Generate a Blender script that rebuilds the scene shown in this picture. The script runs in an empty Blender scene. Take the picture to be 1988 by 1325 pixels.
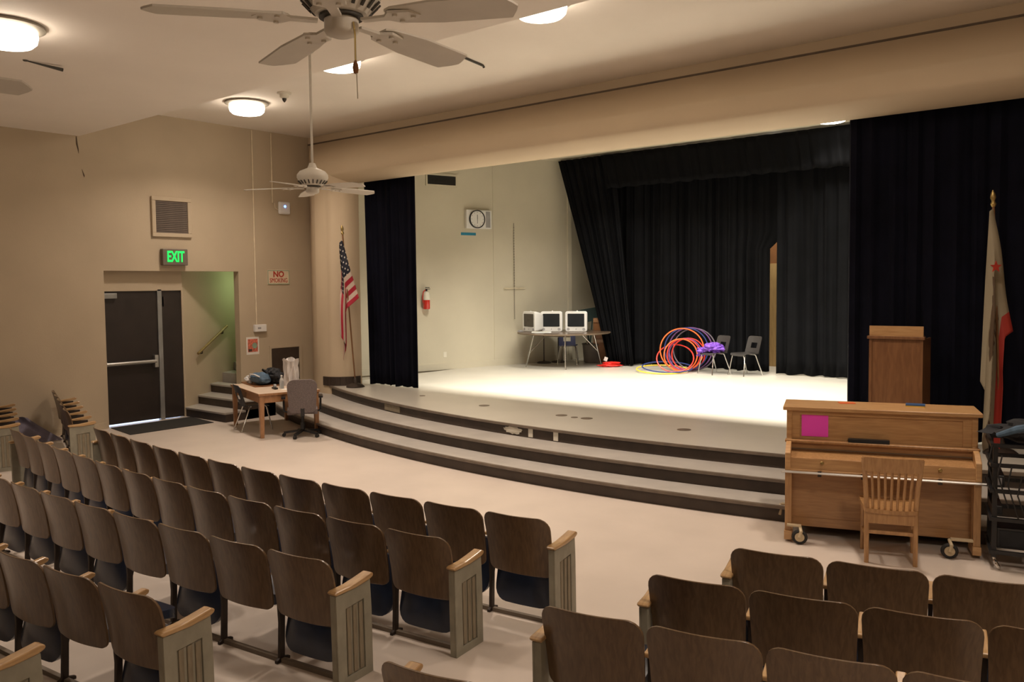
import bpy, bmesh, math, random
from mathutils import Matrix, Vector, noise
R_ = math.radians
PI = math.pi
scn = bpy.context.scene
COL = scn.collection

# ------------------------------------------------------------------ camera
cam_d = bpy.data.cameras.new('camera'); cam = bpy.data.objects.new('camera', cam_d); COL.objects.link(cam)
F_PX, CX, CY, HC = 1640.0, 994.0, 640.0, 2.35
def _ray(x, y): return Vector(((x-CX)/F_PX, -(y-CY)/F_PX, -1.0))
_Y = _ray(2340, 538).normalized()
_X = -_ray(-1010, 574); _X = (_X - _Y*_X.dot(_Y)).normalized()
_Z = _X.cross(_Y)
ROT = Matrix((_X, _Y, _Z))                       # camera axes -> world
cam.matrix_world = Matrix.Translation((0, 0, HC)) @ ROT.to_4x4()
cam_d.sensor_width = 36.0; cam_d.lens = F_PX/1988*36.0
cam_d.shift_y = -(662.5-CY)/1988.0
cam_d.clip_end = 200
scn.camera = cam

# ------------------------------------------------------------------ world, exposure
w = bpy.data.worlds.new('world'); scn.world = w; w.use_nodes = True
bg = w.node_tree.nodes['Background']; bg.inputs[0].default_value = (0.55, 0.7, 1.0, 1); bg.inputs[1].default_value = 5.0
scn.view_settings.view_transform = 'Standard'; scn.view_settings.look = 'None'
scn.view_settings.exposure = 0.0; scn.view_settings.gamma = 1.0; scn.view_settings.use_curve_mapping = False
WARM = (1.0, 0.83, 0.69)
STAGE_COL = (1.0, 0.93, 0.80)
P_BOWL = 56.0        # watts in each auditorium bowl lamp
P_BORDER = 150.0     # watts in each stage border light
P_STAGE_BOWL = 18.0

# ------------------------------------------------------------------ helpers
class MB:
    def __init__(s): s.v = []; s.f = []; s.tf = None; s.uv = None
    def add(s, vs, fs):
        o = len(s.v)
        for p in vs:
            p = Vector(p)
            s.v.append(s.tf @ p if s.tf else p)
        s.f += [tuple(i+o for i in f) for f in fs]
        return s
    def hexa(s, b, t):
        n = len(b)
        s.add(list(b)+list(t), [tuple(range(n))[::-1], tuple(range(n, 2*n))]+[(i, (i+1) % n, n+(i+1) % n, n+i) for i in range(n)])
        return s
    def box(s, x0, x1, y0, y1, z0, z1):
        return s.hexa([(x0,y0,z0),(x1,y0,z0),(x1,y1,z0),(x0,y1,z0)], [(x0,y0,z1),(x1,y0,z1),(x1,y1,z1),(x0,y1,z1)])
    def bar(s, p, q, w_, h_, up=(0,0,1)):
        p, q = Vector(p), Vector(q); d = (q-p).normalized(); u = Vector(up)
        a = d.cross(u)
        if a.length < 1e-4: a = d.cross(Vector((0,1,0)))
        a.normalize(); b = a.cross(d)
        a *= w_/2; b *= h_/2
        return s.hexa([p-a-b, p+a-b, p+a+b, p-a+b], [q-a-b, q+a-b, q+a+b, q-a+b])
    def prism_yz(s, poly, x0, x1): return s.hexa([(x0,y,z) for y, z in poly], [(x1,y,z) for y, z in poly])
    def prism_xz(s, poly, y0, y1): return s.hexa([(x,y0,z) for x, z in poly], [(x,y1,z) for x, z in poly])
    def prism_xy(s, poly, z0, z1): return s.hexa([(x,y,z0) for x, y in poly], [(x,y,z1) for x, y in poly])
    def tube(s, pts, r, n=8, closed=False):
        pts = [Vector(p) for p in pts]; m = len(pts); vs = []; fs = []; prev = None
        for i, p in enumerate(pts):
            if closed: d = pts[(i+1) % m]-pts[i-1]
            else: d = pts[min(i+1, m-1)]-pts[max(i-1, 0)]
            d.normalize()
            if prev is None:
                a = d.orthogonal().normalized()
            else:
                a = (prev-d*prev.dot(d))
                a = a.normalized() if a.length > 1e-6 else d.orthogonal().normalized()
            prev = a; b = d.cross(a); rr = r[i] if isinstance(r, (list, tuple)) else r
            vs += [p+(a*math.cos(2*PI*k/n)+b*math.sin(2*PI*k/n))*rr for k in range(n)]
        for i in range(m if closed else m-1):
            j = (i+1) % m
            for k in range(n):
                fs.append((i*n+k, i*n+(k+1) % n, j*n+(k+1) % n, j*n+k))
        if not closed: fs += [tuple(range(n))[::-1], tuple(range((m-1)*n, m*n))]
        return s.add(vs, fs)
    def lathe(s, prof, n=24, c=(0,0,0)):
        m = len(prof); vs = [(c[0]+r*math.cos(2*PI*k/n), c[1]+r*math.sin(2*PI*k/n), c[2]+z) for r, z in prof for k in range(n)]
        fs = [(i*n+k, i*n+(k+1) % n, (i+1)*n+(k+1) % n, (i+1)*n+k) for i in range(m-1) for k in range(n)]
        fs += [tuple(range(n))[::-1], tuple(range((m-1)*n, m*n))]
        return s.add(vs, fs)
    def cyl(s, p, q, r, n=16): return s.tube([p, q], r, n)
    def torus(s, c, R, r, rot=None, n=40, m=8):
        rot = rot or Matrix.Identity(3)
        return s.tube([Vector(c)+rot @ Vector((R*math.cos(2*PI*k/n), R*math.sin(2*PI*k/n), 0)) for k in range(n)], r, m, True)
    def grid(s, fn, nu, nv, uv=False):
        vs = [fn(i/nu, j/nv) for j in range(nv+1) for i in range(nu+1)]
        fs = [(j*(nu+1)+i, j*(nu+1)+i+1, (j+1)*(nu+1)+i+1, (j+1)*(nu+1)+i) for j in range(nv) for i in range(nu)]
        if uv: s.uv = [(i/nu, j/nv) for j in range(nv+1) for i in range(nu+1)]
        return s.add(vs, fs)
    def slab(s, rows, nu, yf, th, axis='z'):
        """closed panel: rows of (z, half width), yf(x,z) front depth, thickness th(x,z) or number"""
        L = []; nr = len(rows)
        for layer in (0, 1):
            for z, hw in rows:
                for i in range(nu+1):
                    x = (2*i/nu-1)*hw; t = th(x, z) if callable(th) else th
                    y = yf(x, z)-layer*t
                    L.append((x, y, z) if axis == 'z' else (x, z, y))
        N = nr*(nu+1); W_ = nu+1; fs = []
        for j in range(nr-1):
            for i in range(nu):
                a = j*W_+i; fs.append((a, a+1, a+1+W_, a+W_)); fs.append((N+a, N+a+W_, N+a+1+W_, N+a+1))
        for j in range(nr-1):
            a = j*W_; fs.append((a, a+W_, N+a+W_, N+a)); a += nu; fs.append((a, N+a, N+a+W_, a+W_))
        for i in range(nu):
            fs.append((i, N+i, N+i+1, i+1)); a = (nr-1)*W_+i; fs.append((a, a+1, N+a+1, N+a))
        return s.add(L, fs)
    def blob(s, c, rad, seed=0, amp=.25, freq=2.0, n=20, m=12):
        vs = []; fs = []
        for j in range(m+1):
            th = PI*j/m
            for k in range(n):
                ph = 2*PI*k/n
                d = Vector((math.sin(th)*math.cos(ph), math.sin(th)*math.sin(ph), math.cos(th)))
                q = 1+amp*noise.noise(d*freq+Vector((seed*7.1, seed*3.3, seed)))
                vs.append((c[0]+d.x*rad[0]*q, c[1]+d.y*rad[1]*q, c[2]+d.z*rad[2]*q))
        for j in range(m):
            for k in range(n): fs.append((j*n+k, j*n+(k+1) % n, (j+1)*n+(k+1) % n, (j+1)*n+k))
        return s.add(vs, fs)
    def mesh(s, name, m, smooth=False, weld=False):
        me = bpy.data.meshes.new(name); me.from_pydata([tuple(p) for p in s.v], [], s.f); me.update()
        if s.uv:
            ul = me.uv_layers.new(name='UVMap')
            for l in me.loops: ul.data[l.index].uv = s.uv[l.vertex_index]
        b = bmesh.new(); b.from_mesh(me)
        if weld: bmesh.ops.remove_doubles(b, verts=b.verts, dist=1e-5)
        bmesh.ops.recalc_face_normals(b, faces=b.faces); b.to_mesh(me); b.free()
        if smooth:
            me.polygons.foreach_set('use_smooth', [True]*len(me.polygons)); me.set_sharp_from_angle(angle=R_(38))
        me.materials.append(MAT(m) if isinstance(m, str) else m)
        return me
    def build(s, name, m, parent=None, smooth=False, bevel=0, weld=False, seg=2):
        return place(s.mesh(name, m, smooth, weld), name, parent, bevel, seg)

def place(me, name, parent=None, bevel=0, seg=2):
    o = bpy.data.objects.new(name, me); COL.objects.link(o)
    if parent: o.parent = parent
    if bevel:
        md = o.modifiers.new('bevel', 'BEVEL'); md.width = bevel; md.segments = seg; md.limit_method = 'ANGLE'; md.angle_limit = R_(40)
    return o
def tag(o, label, cat, group=None):
    o['label'] = label; o['category'] = cat
    if group: o['group'] = group
    return o
def thing(name, label, cat, loc=(0,0,0), rz=0, group=None):
    o = bpy.data.objects.new(name, None); COL.objects.link(o); o.empty_display_size = .1
    o.location = loc; o.rotation_euler = (0, 0, rz)
    return tag(o, label, cat, group)
def struct(o): o['kind'] = 'structure'; return o
def sgroup(name, loc=(0,0,0), rz=0):
    o = bpy.data.objects.new(name, None); COL.objects.link(o); o.location = loc; o.rotation_euler = (0,0,rz)
    return struct(o)
def lamp(name, kind, parent, loc, energy, color, size=.1, size_y=None, rot=(0,0,0), spread=None):
    d = bpy.data.lights.new(name, kind); d.energy = energy; d.color = color
    if kind == 'AREA':
        d.shape = 'RECTANGLE' if size_y else 'DISK'; d.size = size
        if size_y: d.size_y = size_y
        if spread: d.spread = spread
    else: d.shadow_soft_size = size
    o = bpy.data.objects.new(name, d); COL.objects.link(o); o.parent = parent; o.location = loc; o.rotation_euler = rot
    return o
def text_mesh(txt, size, mat_, name, parent, depth=.004, offset=0.0, sx=1.0, loc=(0,0,0), rot=(R_(90),0,0)):
    c = bpy.data.curves.new(name, 'FONT'); c.body = txt; c.size = size; c.align_x = 'CENTER'; c.align_y = 'CENTER'
    c.extrude = depth; c.offset = offset; c.resolution_u = 3
    t = bpy.data.objects.new(name+'_tmp', c); COL.objects.link(t)
    dg = bpy.context.evaluated_depsgraph_get(); dg.update()
    me = bpy.data.meshes.new_from_object(t.evaluated_get(dg))
    bpy.data.objects.remove(t); bpy.data.curves.remove(c)
    me.name = name
    me.transform(Matrix.Diagonal((sx, 1, 1, 1))); me.materials.clear(); me.materials.append(MAT(mat_))
    o = bpy.data.objects.new(name, me); COL.objects.link(o); o.parent = parent; o.location = loc; o.rotation_euler = rot
    return o

# ------------------------------------------------------------------ materials
_M = {}
def newmat(name):
    m = bpy.data.materials.new(name); m.use_nodes = True; _M[name] = m
    return m, m.node_tree.nodes, m.node_tree.links, m.node_tree.nodes['Principled BSDF']
def plain(name, col, rough=.6, metal=0, var=.12, scale=6, bump=0, bscale=60, coat=0, spec=.5, emit=None, estr=0, alpha=1, trans=0, stretch=None):
    m, N, L, p = newmat(name)
    p.inputs['Roughness'].default_value = rough; p.inputs['Metallic'].default_value = metal
    p.inputs['Specular IOR Level'].default_value = spec
    if coat: p.inputs['Coat Weight'].default_value = coat; p.inputs['Coat Roughness'].default_value = .15
    if trans: p.inputs['Transmission Weight'].default_value = trans
    if alpha < 1: p.inputs['Alpha'].default_value = alpha
    tc = N.new('ShaderNodeTexCoord'); src = tc.outputs['Object']
    if stretch:
        mp = N.new('ShaderNodeMapping'); mp.inputs['Scale'].default_value = stretch; L.new(src, mp.inputs[0]); src = mp.outputs[0]
    nz = N.new('ShaderNodeTexNoise'); nz.inputs['Scale'].default_value = scale; nz.inputs['Detail'].default_value = 4; L.new(src, nz.inputs['Vector'])
    rp = N.new('ShaderNodeValToRGB'); rp.color_ramp.elements[0].position = .3; rp.color_ramp.elements[1].position = .7
    rp.color_ramp.elements[0].color = tuple(c*(1-var) for c in col)+(1,); rp.color_ramp.elements[1].color = tuple(min(1, c*(1+var)) for c in col)+(1,)
    L.new(nz.outputs[0], rp.inputs[0]); L.new(rp.outputs[0], p.inputs['Base Color'])
    if bump:
        n2 = N.new('ShaderNodeTexNoise'); n2.inputs['Scale'].default_value = bscale; n2.inputs['Detail'].default_value = 3; L.new(src, n2.inputs['Vector'])
        bp = N.new('ShaderNodeBump'); bp.inputs['Strength'].default_value = bump; bp.inputs['Distance'].default_value = .01
        L.new(n2.outputs[0], bp.inputs['Height']); L.new(bp.outputs[0], p.inputs['Normal'])
    if emit:
        p.inputs['Emission Color'].default_value = tuple(emit)+(1,); p.inputs['Emission Strength'].default_value = estr
    return m
def wood(name, c0, c1, rough=.4, coat=.3, stretch=(14, 14, 1.5), scale=3.0):
    m, N, L, p = newmat(name)
    tc = N.new('ShaderNodeTexCoord'); mp = N.new('ShaderNodeMapping'); mp.inputs['Scale'].default_value = stretch; L.new(tc.outputs['Object'], mp.inputs[0])
    nz = N.new('ShaderNodeTexNoise'); nz.inputs['Scale'].default_value = scale; nz.inputs['Detail'].default_value = 8; nz.inputs['Distortion'].default_value = .6
    L.new(mp.outputs[0], nz.inputs['Vector'])
    rp = N.new('ShaderNodeValToRGB'); rp.color_ramp.elements[0].position = .32; rp.color_ramp.elements[1].position = .7
    rp.color_ramp.elements[0].color = tuple(c0)+(1,); rp.color_ramp.elements[1].color = tuple(c1)+(1,)
    L.new(nz.outputs[0], rp.inputs[0]); L.new(rp.outputs[0], p.inputs['Base Color'])
    p.inputs['Roughness'].default_value = rough; p.inputs['Coat Weight'].default_value = coat; p.inputs['Coat Roughness'].default_value = .2
    return m
def emitter(name, col, strength):
    m, N, L, p = newmat(name)
    p.inputs['Base Color'].default_value = tuple(c*.5 for c in col)+(1,); p.inputs['Emission Color'].default_value = tuple(col)+(1,); p.inputs['Emission Strength'].default_value = strength
    return m
def MAT(n): return _M[n]

plain('wall_paint', (.49, .40, .285), .75, var=.05, scale=1.2, bump=.12, bscale=45)
plain('stage_wall_paint', (.58, .53, .415), .7, var=.05, scale=1.0, bump=.08, bscale=40)
plain('proscenium_paint', (.60, .48, .335), .7, var=.03, scale=1.0, bump=.05, bscale=30)
plain('ceiling_paint', (.85, .78, .70), .8, var=.03, scale=.8, bump=.1, bscale=60)
plain('aud_floor', (.62, .54, .47), .34, var=.05, scale=1.6, bump=.05, bscale=12, spec=.45)
plain('stage_floor', (.54, .51, .45), .3, var=.05, scale=1.5, bump=.04, bscale=10)
plain('tread_tile', (.43, .40, .365), .42, var=.08, scale=3)
plain('riser_brown', (.052, .036, .026), .55, var=.25, scale=4)
plain('nosing', (.16, .125, .095), .4, var=.2, scale=8)
plain('baseboard_dark', (.045, .03, .022), .5, var=.2)
plain('trim_dark', (.14, .10, .065), .6)
plain('drape_black', (.0026, .0027, .0036), .8, var=.3, scale=3, spec=.12)
plain('drape_navy', (.0045, .005, .011), .95, var=.25, scale=3, spec=.12)
wood('seat_ply', (.10, .058, .028), (.165, .10, .05), rough=.3, coat=.25, stretch=(18, 18, 1.2))
wood('arm_wood', (.36, .21, .09), (.52, .33, .15), rough=.35, coat=.4, stretch=(20, 2, 20))
plain('navy_vinyl', (.015, .024, .050), .3, var=.2, scale=10, bump=.05, bscale=40, coat=.2)
plain('rail_brown', (.16, .125, .09), .6)
plain('cast_iron', (.035, .024, .018), .5, var=.2, metal=.3)
plain('end_grey', (.27, .25, .19), .5, var=.15, scale=8, bump=.1, bscale=40)
plain('end_strip', (.22, .18, .12), .5, var=.22, scale=10, stretch=(6, 6, 1))
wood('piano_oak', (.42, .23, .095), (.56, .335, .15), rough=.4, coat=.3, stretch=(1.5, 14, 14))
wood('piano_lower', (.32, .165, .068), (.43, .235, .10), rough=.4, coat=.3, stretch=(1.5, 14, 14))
wood('chair_oak', (.33, .17, .065), (.46, .26, .11), rough=.38, coat=.35, stretch=(14, 14, 2))
wood('lectern_oak', (.17, .072, .028), (.24, .11, .045), rough=.42, coat=.25, stretch=(10, 10, 1.5))
wood('door_pine', (.50, .31, .12), (.62, .40, .17), rough=.45, coat=.2, stretch=(8, 8, 1))
wood('table_laminate', (.075, .048, .03), (.12, .078, .05), rough=.3, coat=.3, stretch=(3, 12, 12))
wood('desk_wood', (.28, .13, .05), (.40, .2, .09), rough=.4, coat=.3, stretch=(8, 8, 2))
plain('desk_laminate', (.66, .52, .40), .35, var=.04)
plain('door_brown', (.022, .015, .012), .5, var=.2, scale=3)
plain('grey_metal', (.30, .30, .29), .4, metal=.5)
plain('steel', (.55, .54, .52), .3, metal=.9, var=.05)
plain('chrome', (.7, .69, .67), .2, metal=1, var=.03)
plain('brass', (.45, .33, .13), .35, metal=.9)
plain('fan_white', (.66, .62, .54), .45, var=.06)
plain('fan_dark', (.05, .045, .035), .6)
plain('white_plastic', (.78, .77, .75), .35, var=.03)
plain('off_white', (.70, .66, .56), .5, var=.05)
plain('grey_plastic', (.34, .33, .33), .5)
plain('black_plastic', (.012, .012, .013), .4)
plain('screen_dark', (.022, .025, .028), .12, coat=.3)
plain('screen_brown', (.045, .036, .028), .12, coat=.3)
plain('black_rubber', (.015, .014, .013), .7)
plain('caster_cream', (.52, .42, .27), .5)
plain('vent_grille', (.13, .10, .08), .7)
plain('vent_black', (.02, .018, .015), .8)
plain('exit_case', (.17, .14, .11), .5, metal=.2)
plain('sign_cream', (.68, .56, .40), .6)
plain('red_paint', (.42, .035, .02), .5)
plain('red_gloss', (.55, .03, .02), .25, coat=.4)
plain('red_fabric', (.75, .02, .012), .6, var=.3, scale=20)
plain('blue_tape', (.02, .22, .36), .55)
plain('blue_plastic', (.018, .026, .11), .35, coat=.2)
plain('grey_seat', (.036, .032, .030), .45, var=.1)
plain('office_fabric', (.15, .12, .115), .85, var=.3, scale=90)
plain('black_mat', (.02, .018, .016), .85)
plain('denim', (.06, .11, .17), .7, var=.35, scale=12)
plain('dark_cloth', (.012, .013, .016), .8, var=.4, scale=10)
plain('white_cloth', (.62, .62, .62), .7)
plain('bag_film', (.72, .68, .66), .35, var=.1, scale=10, trans=.15, coat=.2)
plain('water_clear', (.75, .8, .82), .15, trans=.7, var=.02)
plain('purple_cloth', (.17, .06, .44), .7, var=.45, scale=18)
plain('hoop_red', (.72, .05, .035), .3); plain('hoop_orange', (.80, .14, .03), .3); plain('hoop_purple', (.16, .07, .22), .3)
plain('hoop_blue', (.03, .05, .19), .3); plain('hoop_yellow', (.85, .62, .05), .3); plain('hoop_grey', (.16, .13, .17), .35)
plain('pink_paper', (.95, .075, .66), .6, var=.03)
plain('orange_paper', (.65, .14, .04), .6); plain('book_blue', (.03, .08, .2), .5); plain('book_yellow', (.6, .4, .06), .5)
plain('green_board', (.012, .035, .032), .6); plain('brown_wood', (.26, .11, .04), .5); plain('bin_grey', (.16, .14, .12), .7)
plain('poster_red', (.60, .16, .10), .6, var=.5, scale=30); plain('poster_green', (.25, .36, .26), .6); plain('poster_dark', (.08, .04, .03), .6)
plain('paper_white', (.78, .74, .68), .6, var=.02)
plain('conduit', (.72, .62, .45), .6)
plain('rope_dark', (.22, .19, .15), .8)
wood('rail_wood', (.19, .13, .04), (.27, .19, .07), rough=.4, coat=.2, stretch=(3, 3, 3))
wood('pole_wood', (.16, .07, .025), (.24, .11, .04), rough=.4, coat=.2, stretch=(20, 20, 2))
plain('lamp_ring', (.30, .27, .22), .5, metal=.4)
emitter('bowl_glow', (1.0, .86, .70), 13.0)
emitter('stage_bowl_glow', (1.0, .93, .80), 9.0)
emitter('exit_glow', (.015, 1.0, .14), .95)
emitter('led_blue', (.12, .25, 1.0), 6.0)
emitter('stair_glow', (.72, 1.0, .62), 3.0)

def flag_us():
    m, N, L, p = newmat('flag_us'); p.inputs['Roughness'].default_value = .6
    def mth(op, a, b=None, cl=False):
        n = N.new('ShaderNodeMath'); n.operation = op; n.use_clamp = cl
        for i, x in enumerate((a, b)):
            if x is None: continue
            if isinstance(x, (int, float)): n.inputs[i].default_value = x
            else: L.new(x, n.inputs[i])
        return n.outputs[0]
    uvn = N.new('ShaderNodeUVMap'); sp = N.new('ShaderNodeSeparateXYZ'); L.new(uvn.outputs[0], sp.inputs[0])
    s, t = sp.outputs[0], sp.outputs[1]           # s along the fly, t from top to bottom
    st = mth('FLOOR', mth('MULTIPLY', t, 13.0)); odd = mth('MODULO', st, 2.0)
    mix = N.new('ShaderNodeMixRGB'); L.new(odd, mix.inputs[0]); mix.inputs[1].default_value = (.40, .012, .035, 1); mix.inputs[2].default_value = (.62, .50, .42, 1)
    canton = mth('MULTIPLY', mth('LESS_THAN', s, .4), mth('LESS_THAN', t, 7/13))
    # stars: two staggered lattices of dots
    def dots(ds, dt):
        a = mth('SUBTRACT', mth('FRACT', mth('ADD', mth('MULTIPLY', s, 6/.4), ds)), .5); b = mth('SUBTRACT', mth('FRACT', mth('ADD', mth('MULTIPLY', t, 5*13/7), dt)), .5)
        return mth('LESS_THAN', mth('ADD', mth('MULTIPLY', a, a), mth('MULTIPLY', b, b)), .017)
    d = mth('MAXIMUM', dots(0, 0), dots(.5, .5))
    can = N.new('ShaderNodeMixRGB'); L.new(d, can.inputs[0]); can.inputs[1].default_value = (.008, .010, .022, 1); can.inputs[2].default_value = (.62, .58, .52, 1)
    fin = N.new('ShaderNodeMixRGB'); L.new(canton, fin.inputs[0]); L.new(mix.outputs[0], fin.inputs[1]); L.new(can.outputs[0], fin.inputs[2])
    L.new(fin.outputs[0], p.inputs['Base Color'])
flag_us()
def flag_ca():
    m, N, L, p = newmat('flag_state'); p.inputs['Roughness'].default_value = .6
    def mth(op, a, b=None):
        n = N.new('ShaderNodeMath'); n.operation = op
        for i, x in enumerate((a, b)):
            if x is None: continue
            if isinstance(x, (int, float)): n.inputs[i].default_value = x
            else: L.new(x, n.inputs[i])
        return n.outputs[0]
    uvn = N.new('ShaderNodeUVMap'); sp = N.new('ShaderNodeSeparateXYZ'); L.new(uvn.outputs[0], sp.inputs[0]); s, t = sp.outputs[0], sp.outputs[1]
    stripe = mth('GREATER_THAN', t, .84)
    nz = N.new('ShaderNodeTexNoise'); nz.inputs['Scale'].default_value = 9; L.new(uvn.outputs[0], nz.inputs['Vector'])
    # bear: an elongated body in the middle of the field with a ragged edge
    ds = mth('DIVIDE', mth('SUBTRACT', s, .42), .26); dt = mth('DIVIDE', mth('SUBTRACT', t, .32), .20)
    r2 = mth('ADD', mth('MULTIPLY', ds, ds), mth('MULTIPLY', dt, dt))
    bear = mth('LESS_THAN', mth('ADD', r2, mth('MULTIPLY', nz.outputs[0], 1.3)), 1.35)
    txt = mth('MULTIPLY', mth('MULTIPLY', mth('GREATER_THAN', t, .70), mth('LESS_THAN', t, .78)), mth('LESS_THAN', mth('FRACT', mth('MULTIPLY', s, 17.0)), .45))
    txt = mth('MULTIPLY', txt, mth('MULTIPLY', mth('GREATER_THAN', s, .1), mth('LESS_THAN', s, .9)))
    a = N.new('ShaderNodeMixRGB'); L.new(bear, a.inputs[0]); a.inputs[1].default_value = (.30, .255, .175, 1); a.inputs[2].default_value = (.09, .055, .03, 1)
    b = N.new('ShaderNodeMixRGB'); L.new(txt, b.inputs[0]); L.new(a.outputs[0], b.inputs[1]); b.inputs[2].default_value = (.10, .06, .04, 1)
    c = N.new('ShaderNodeMixRGB'); L.new(stripe, c.inputs[0]); L.new(b.outputs[0], c.inputs[1]); c.inputs[2].default_value = (.36, .03, .02, 1)
    L.new(c.outputs[0], p.inputs['Base Color'])
flag_ca()

# ------------------------------------------------------------------ the room
XW, XR, YB = -14.2, 1.8, -6.0
ZL, ZU = 4.83, 5.37
YS = 6.28             # step in the ceiling
YC = 10.83            # corner where side walls meet the proscenium
ZS = .465             # stage height
SC = (-6.05, 25.2)    # centre of the curved steps
def arcY(x, R): return SC[1]-math.sqrt(max(0, R*R-(x-SC[0])**2))

struct(MB().box(XW-2.2, XR+.2, YB-.2, 19, -.2, 0).build('floor', 'aud_floor'))
m = MB()
m.box(XW-.16, XW, YB, 6.60, 0, ZU+.1).box(XW-.16, XW, 9.14, YC+.9, 0, ZU+.1).box(XW-.16, XW, 6.60, 9.14, 2.65, ZU+.1)
wl = struct(m.build('wall_left', 'wall_paint'))
struct(MB().box(XR, XR+.16, YB, YC+.9, 0, ZU+.1).build('wall_right', 'wall_paint'))
struct(MB().box(XW-.16, XR+.16, YB-.16, YB, 0, ZU+.1).build('wall_back', 'wall_paint'))
# side lobby behind the doorway: wall above the doors, splayed stair wall, end and ceiling
m = MB()
m.box(-14.56, -14.37, 6.3, 8.08, 2.305, 2.9)
m.box(-14.56, -14.40, 6.0, 6.58, 0, 2.9)
m.hexa([(-14.40,8.08,0),(-15.72,10.40,0),(-15.84,10.34,0),(-14.56,8.08,0)], [(-14.40,8.08,2.9),(-15.72,10.40,2.9),(-15.84,10.34,2.9),(-14.56,8.08,2.9)])
m.box(-15.9, XW-.1, 10.4, 10.56, 0, 2.9)
struct(m.build('wall_lobby', 'wall_paint'))
struct(MB().box(-16, XW-.16, 6.2, 10.6, 2.75, 2.9).build('ceiling_lobby', 'ceiling_paint'))
# ceilings
struct(MB().box(XW-.16, XR+.16, YB, YS, ZL, ZU+.2).build('ceiling_low', 'ceiling_paint'))
struct(MB().box(XW-.16, XR+.16, YS, YC+.3, ZU, ZU+.2).build('ceiling_high', 'ceiling_paint'))
# proscenium: fascia, soft shadow line as a dark strip, and the rounded bulkhead
struct(MB().box(XW, XR, YC, YC+.3, 5.24, ZU).build('trim_1', 'proscenium_paint'))
struct(MB().box(XW, XR, YC-.012, YC+.2, 5.215, 5.24).build('trim_shadow', 'trim_dark'))
# rounded frame: side piers and head share one bullnose profile and meet in a mitre
MX = -6.2
def frame_d(d):
    y = YC-.70*math.sin(PI/2*min(1, d/.78))**1.15 if d < .78 else 10.13+.29*((d-.78)/.22)**2
    return (XW+1.73*d, y, 5.215-.915*d)
rows = [frame_d(k/24) for k in range(25)]+[(-12.47, 10.65, 4.30), (-12.60, 10.66, 4.9), (XW-.1, 11.05, 5.45), (XW-.1, YC+.14, 5.45)]
vs = []
for X_, y_, z_ in rows: vs += [(X_, y_, 0), (X_, y_, z_), (2*MX-X_, y_, z_), (2*MX-X_, y_, 0)]
n_ = len(rows); fs = []
for i in range(n_):
    j = (i+1) % n_
    for k in range(3): fs.append((i*4+k, j*4+k, j*4+k+1, i*4+k+1))
struct(MB().add(vs, fs).build('wall_proscenium', 'proscenium_paint', smooth=True))
# dark skirting on the left pier, standing on the stage
sk = [frame_d(k/24)[:2] for k in range(17, 25)]+[(-12.47, 10.60)]
m = MB()
for (a, b) in zip(sk[:-1], sk[1:]):
    a = Vector(a); b = Vector(b); d = (b-a).normalized(); n = Vector((d.y, -d.x))*.02
    m.hexa([(a.x,a.y,ZS),(b.x,b.y,ZS),(b.x+n.x,b.y+n.y,ZS),(a.x+n.x,a.y+n.y,ZS)], [(a.x,a.y,ZS+.17),(b.x,b.y,ZS+.17),(b.x+n.x,b.y+n.y,ZS+.17),(a.x+n.x,a.y+n.y,ZS+.17)])
struct(m.build('baseboard_pier', 'baseboard_dark'))
struct(MB().box(XW, XW+.02, YB, 6.56, 0, .11).box(XW, XW+.02, 9.2, 10.0, 0, .11).build('baseboard_left', 'wall_paint'))
# stage house
SW = [(-13.9, 10.95), (-13.70, 11.3), (-12.14, 17.05), (-12.14, 18.2)]
m = MB()
for a, b in zip(SW[:-1], SW[1:]):
    m.hexa([(a[0],a[1],0),(b[0],b[1],0),(b[0]-.2,b[1]+.04,0),(a[0]-.2,a[1]+.04,0)], [(a[0],a[1],5.45),(b[0],b[1],5.45),(b[0]-.2,b[1]+.04,5.45),(a[0]-.2,a[1]+.04,5.45)])
struct(m.build('wall_stage_left', 'stage_wall_paint'))
m = MB()
for a, b in zip(SW[:-1], SW[1:]):
    a = (2*MX-a[0], a[1]); b = (2*MX-b[0], b[1])
    m.hexa([(a[0],a[1],0),(b[0],b[1],0),(b[0]+.2,b[1]+.04,0),(a[0]+.2,a[1]+.04,0)], [(a[0],a[1],5.45),(b[0],b[1],5.45),(b[0]+.2,b[1]+.04,5.45),(a[0]+.2,a[1]+.04,5.45)])
struct(m.build('wall_stage_right', 'stage_wall_paint'))
struct(MB().box(-12.5, .3, 18.2, 18.36, 0, 5.45).build('wall_stage_back', 'stage_wall_paint'))
struct(MB().box(-14.4, 2.0, 11.0, 18.4, 5.32, 5.5).build('ceiling_stage', 'stage_wall_paint'))
# baseboard along the splayed stage wall
a, b = Vector(SW[1]), Vector(SW[2]); d = (b-a).normalized(); n = Vector((d.y, -d.x))
m = MB().hexa([(a.x,a.y,ZS),(b.x,b.y,ZS),(b.x+n.x*.025,b.y+n.y*.025,ZS),(a.x+n.x*.025,a.y+n.y*.025,ZS)], [(a.x,a.y,ZS+.14),(b.x,b.y,ZS+.14),(b.x+n.x*.025,b.y+n.y*.025,ZS+.14),(a.x+n.x*.025,a.y+n.y*.025,ZS+.14)])
struct(m.build('baseboard_stage', 'stage_wall_paint'))
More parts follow.
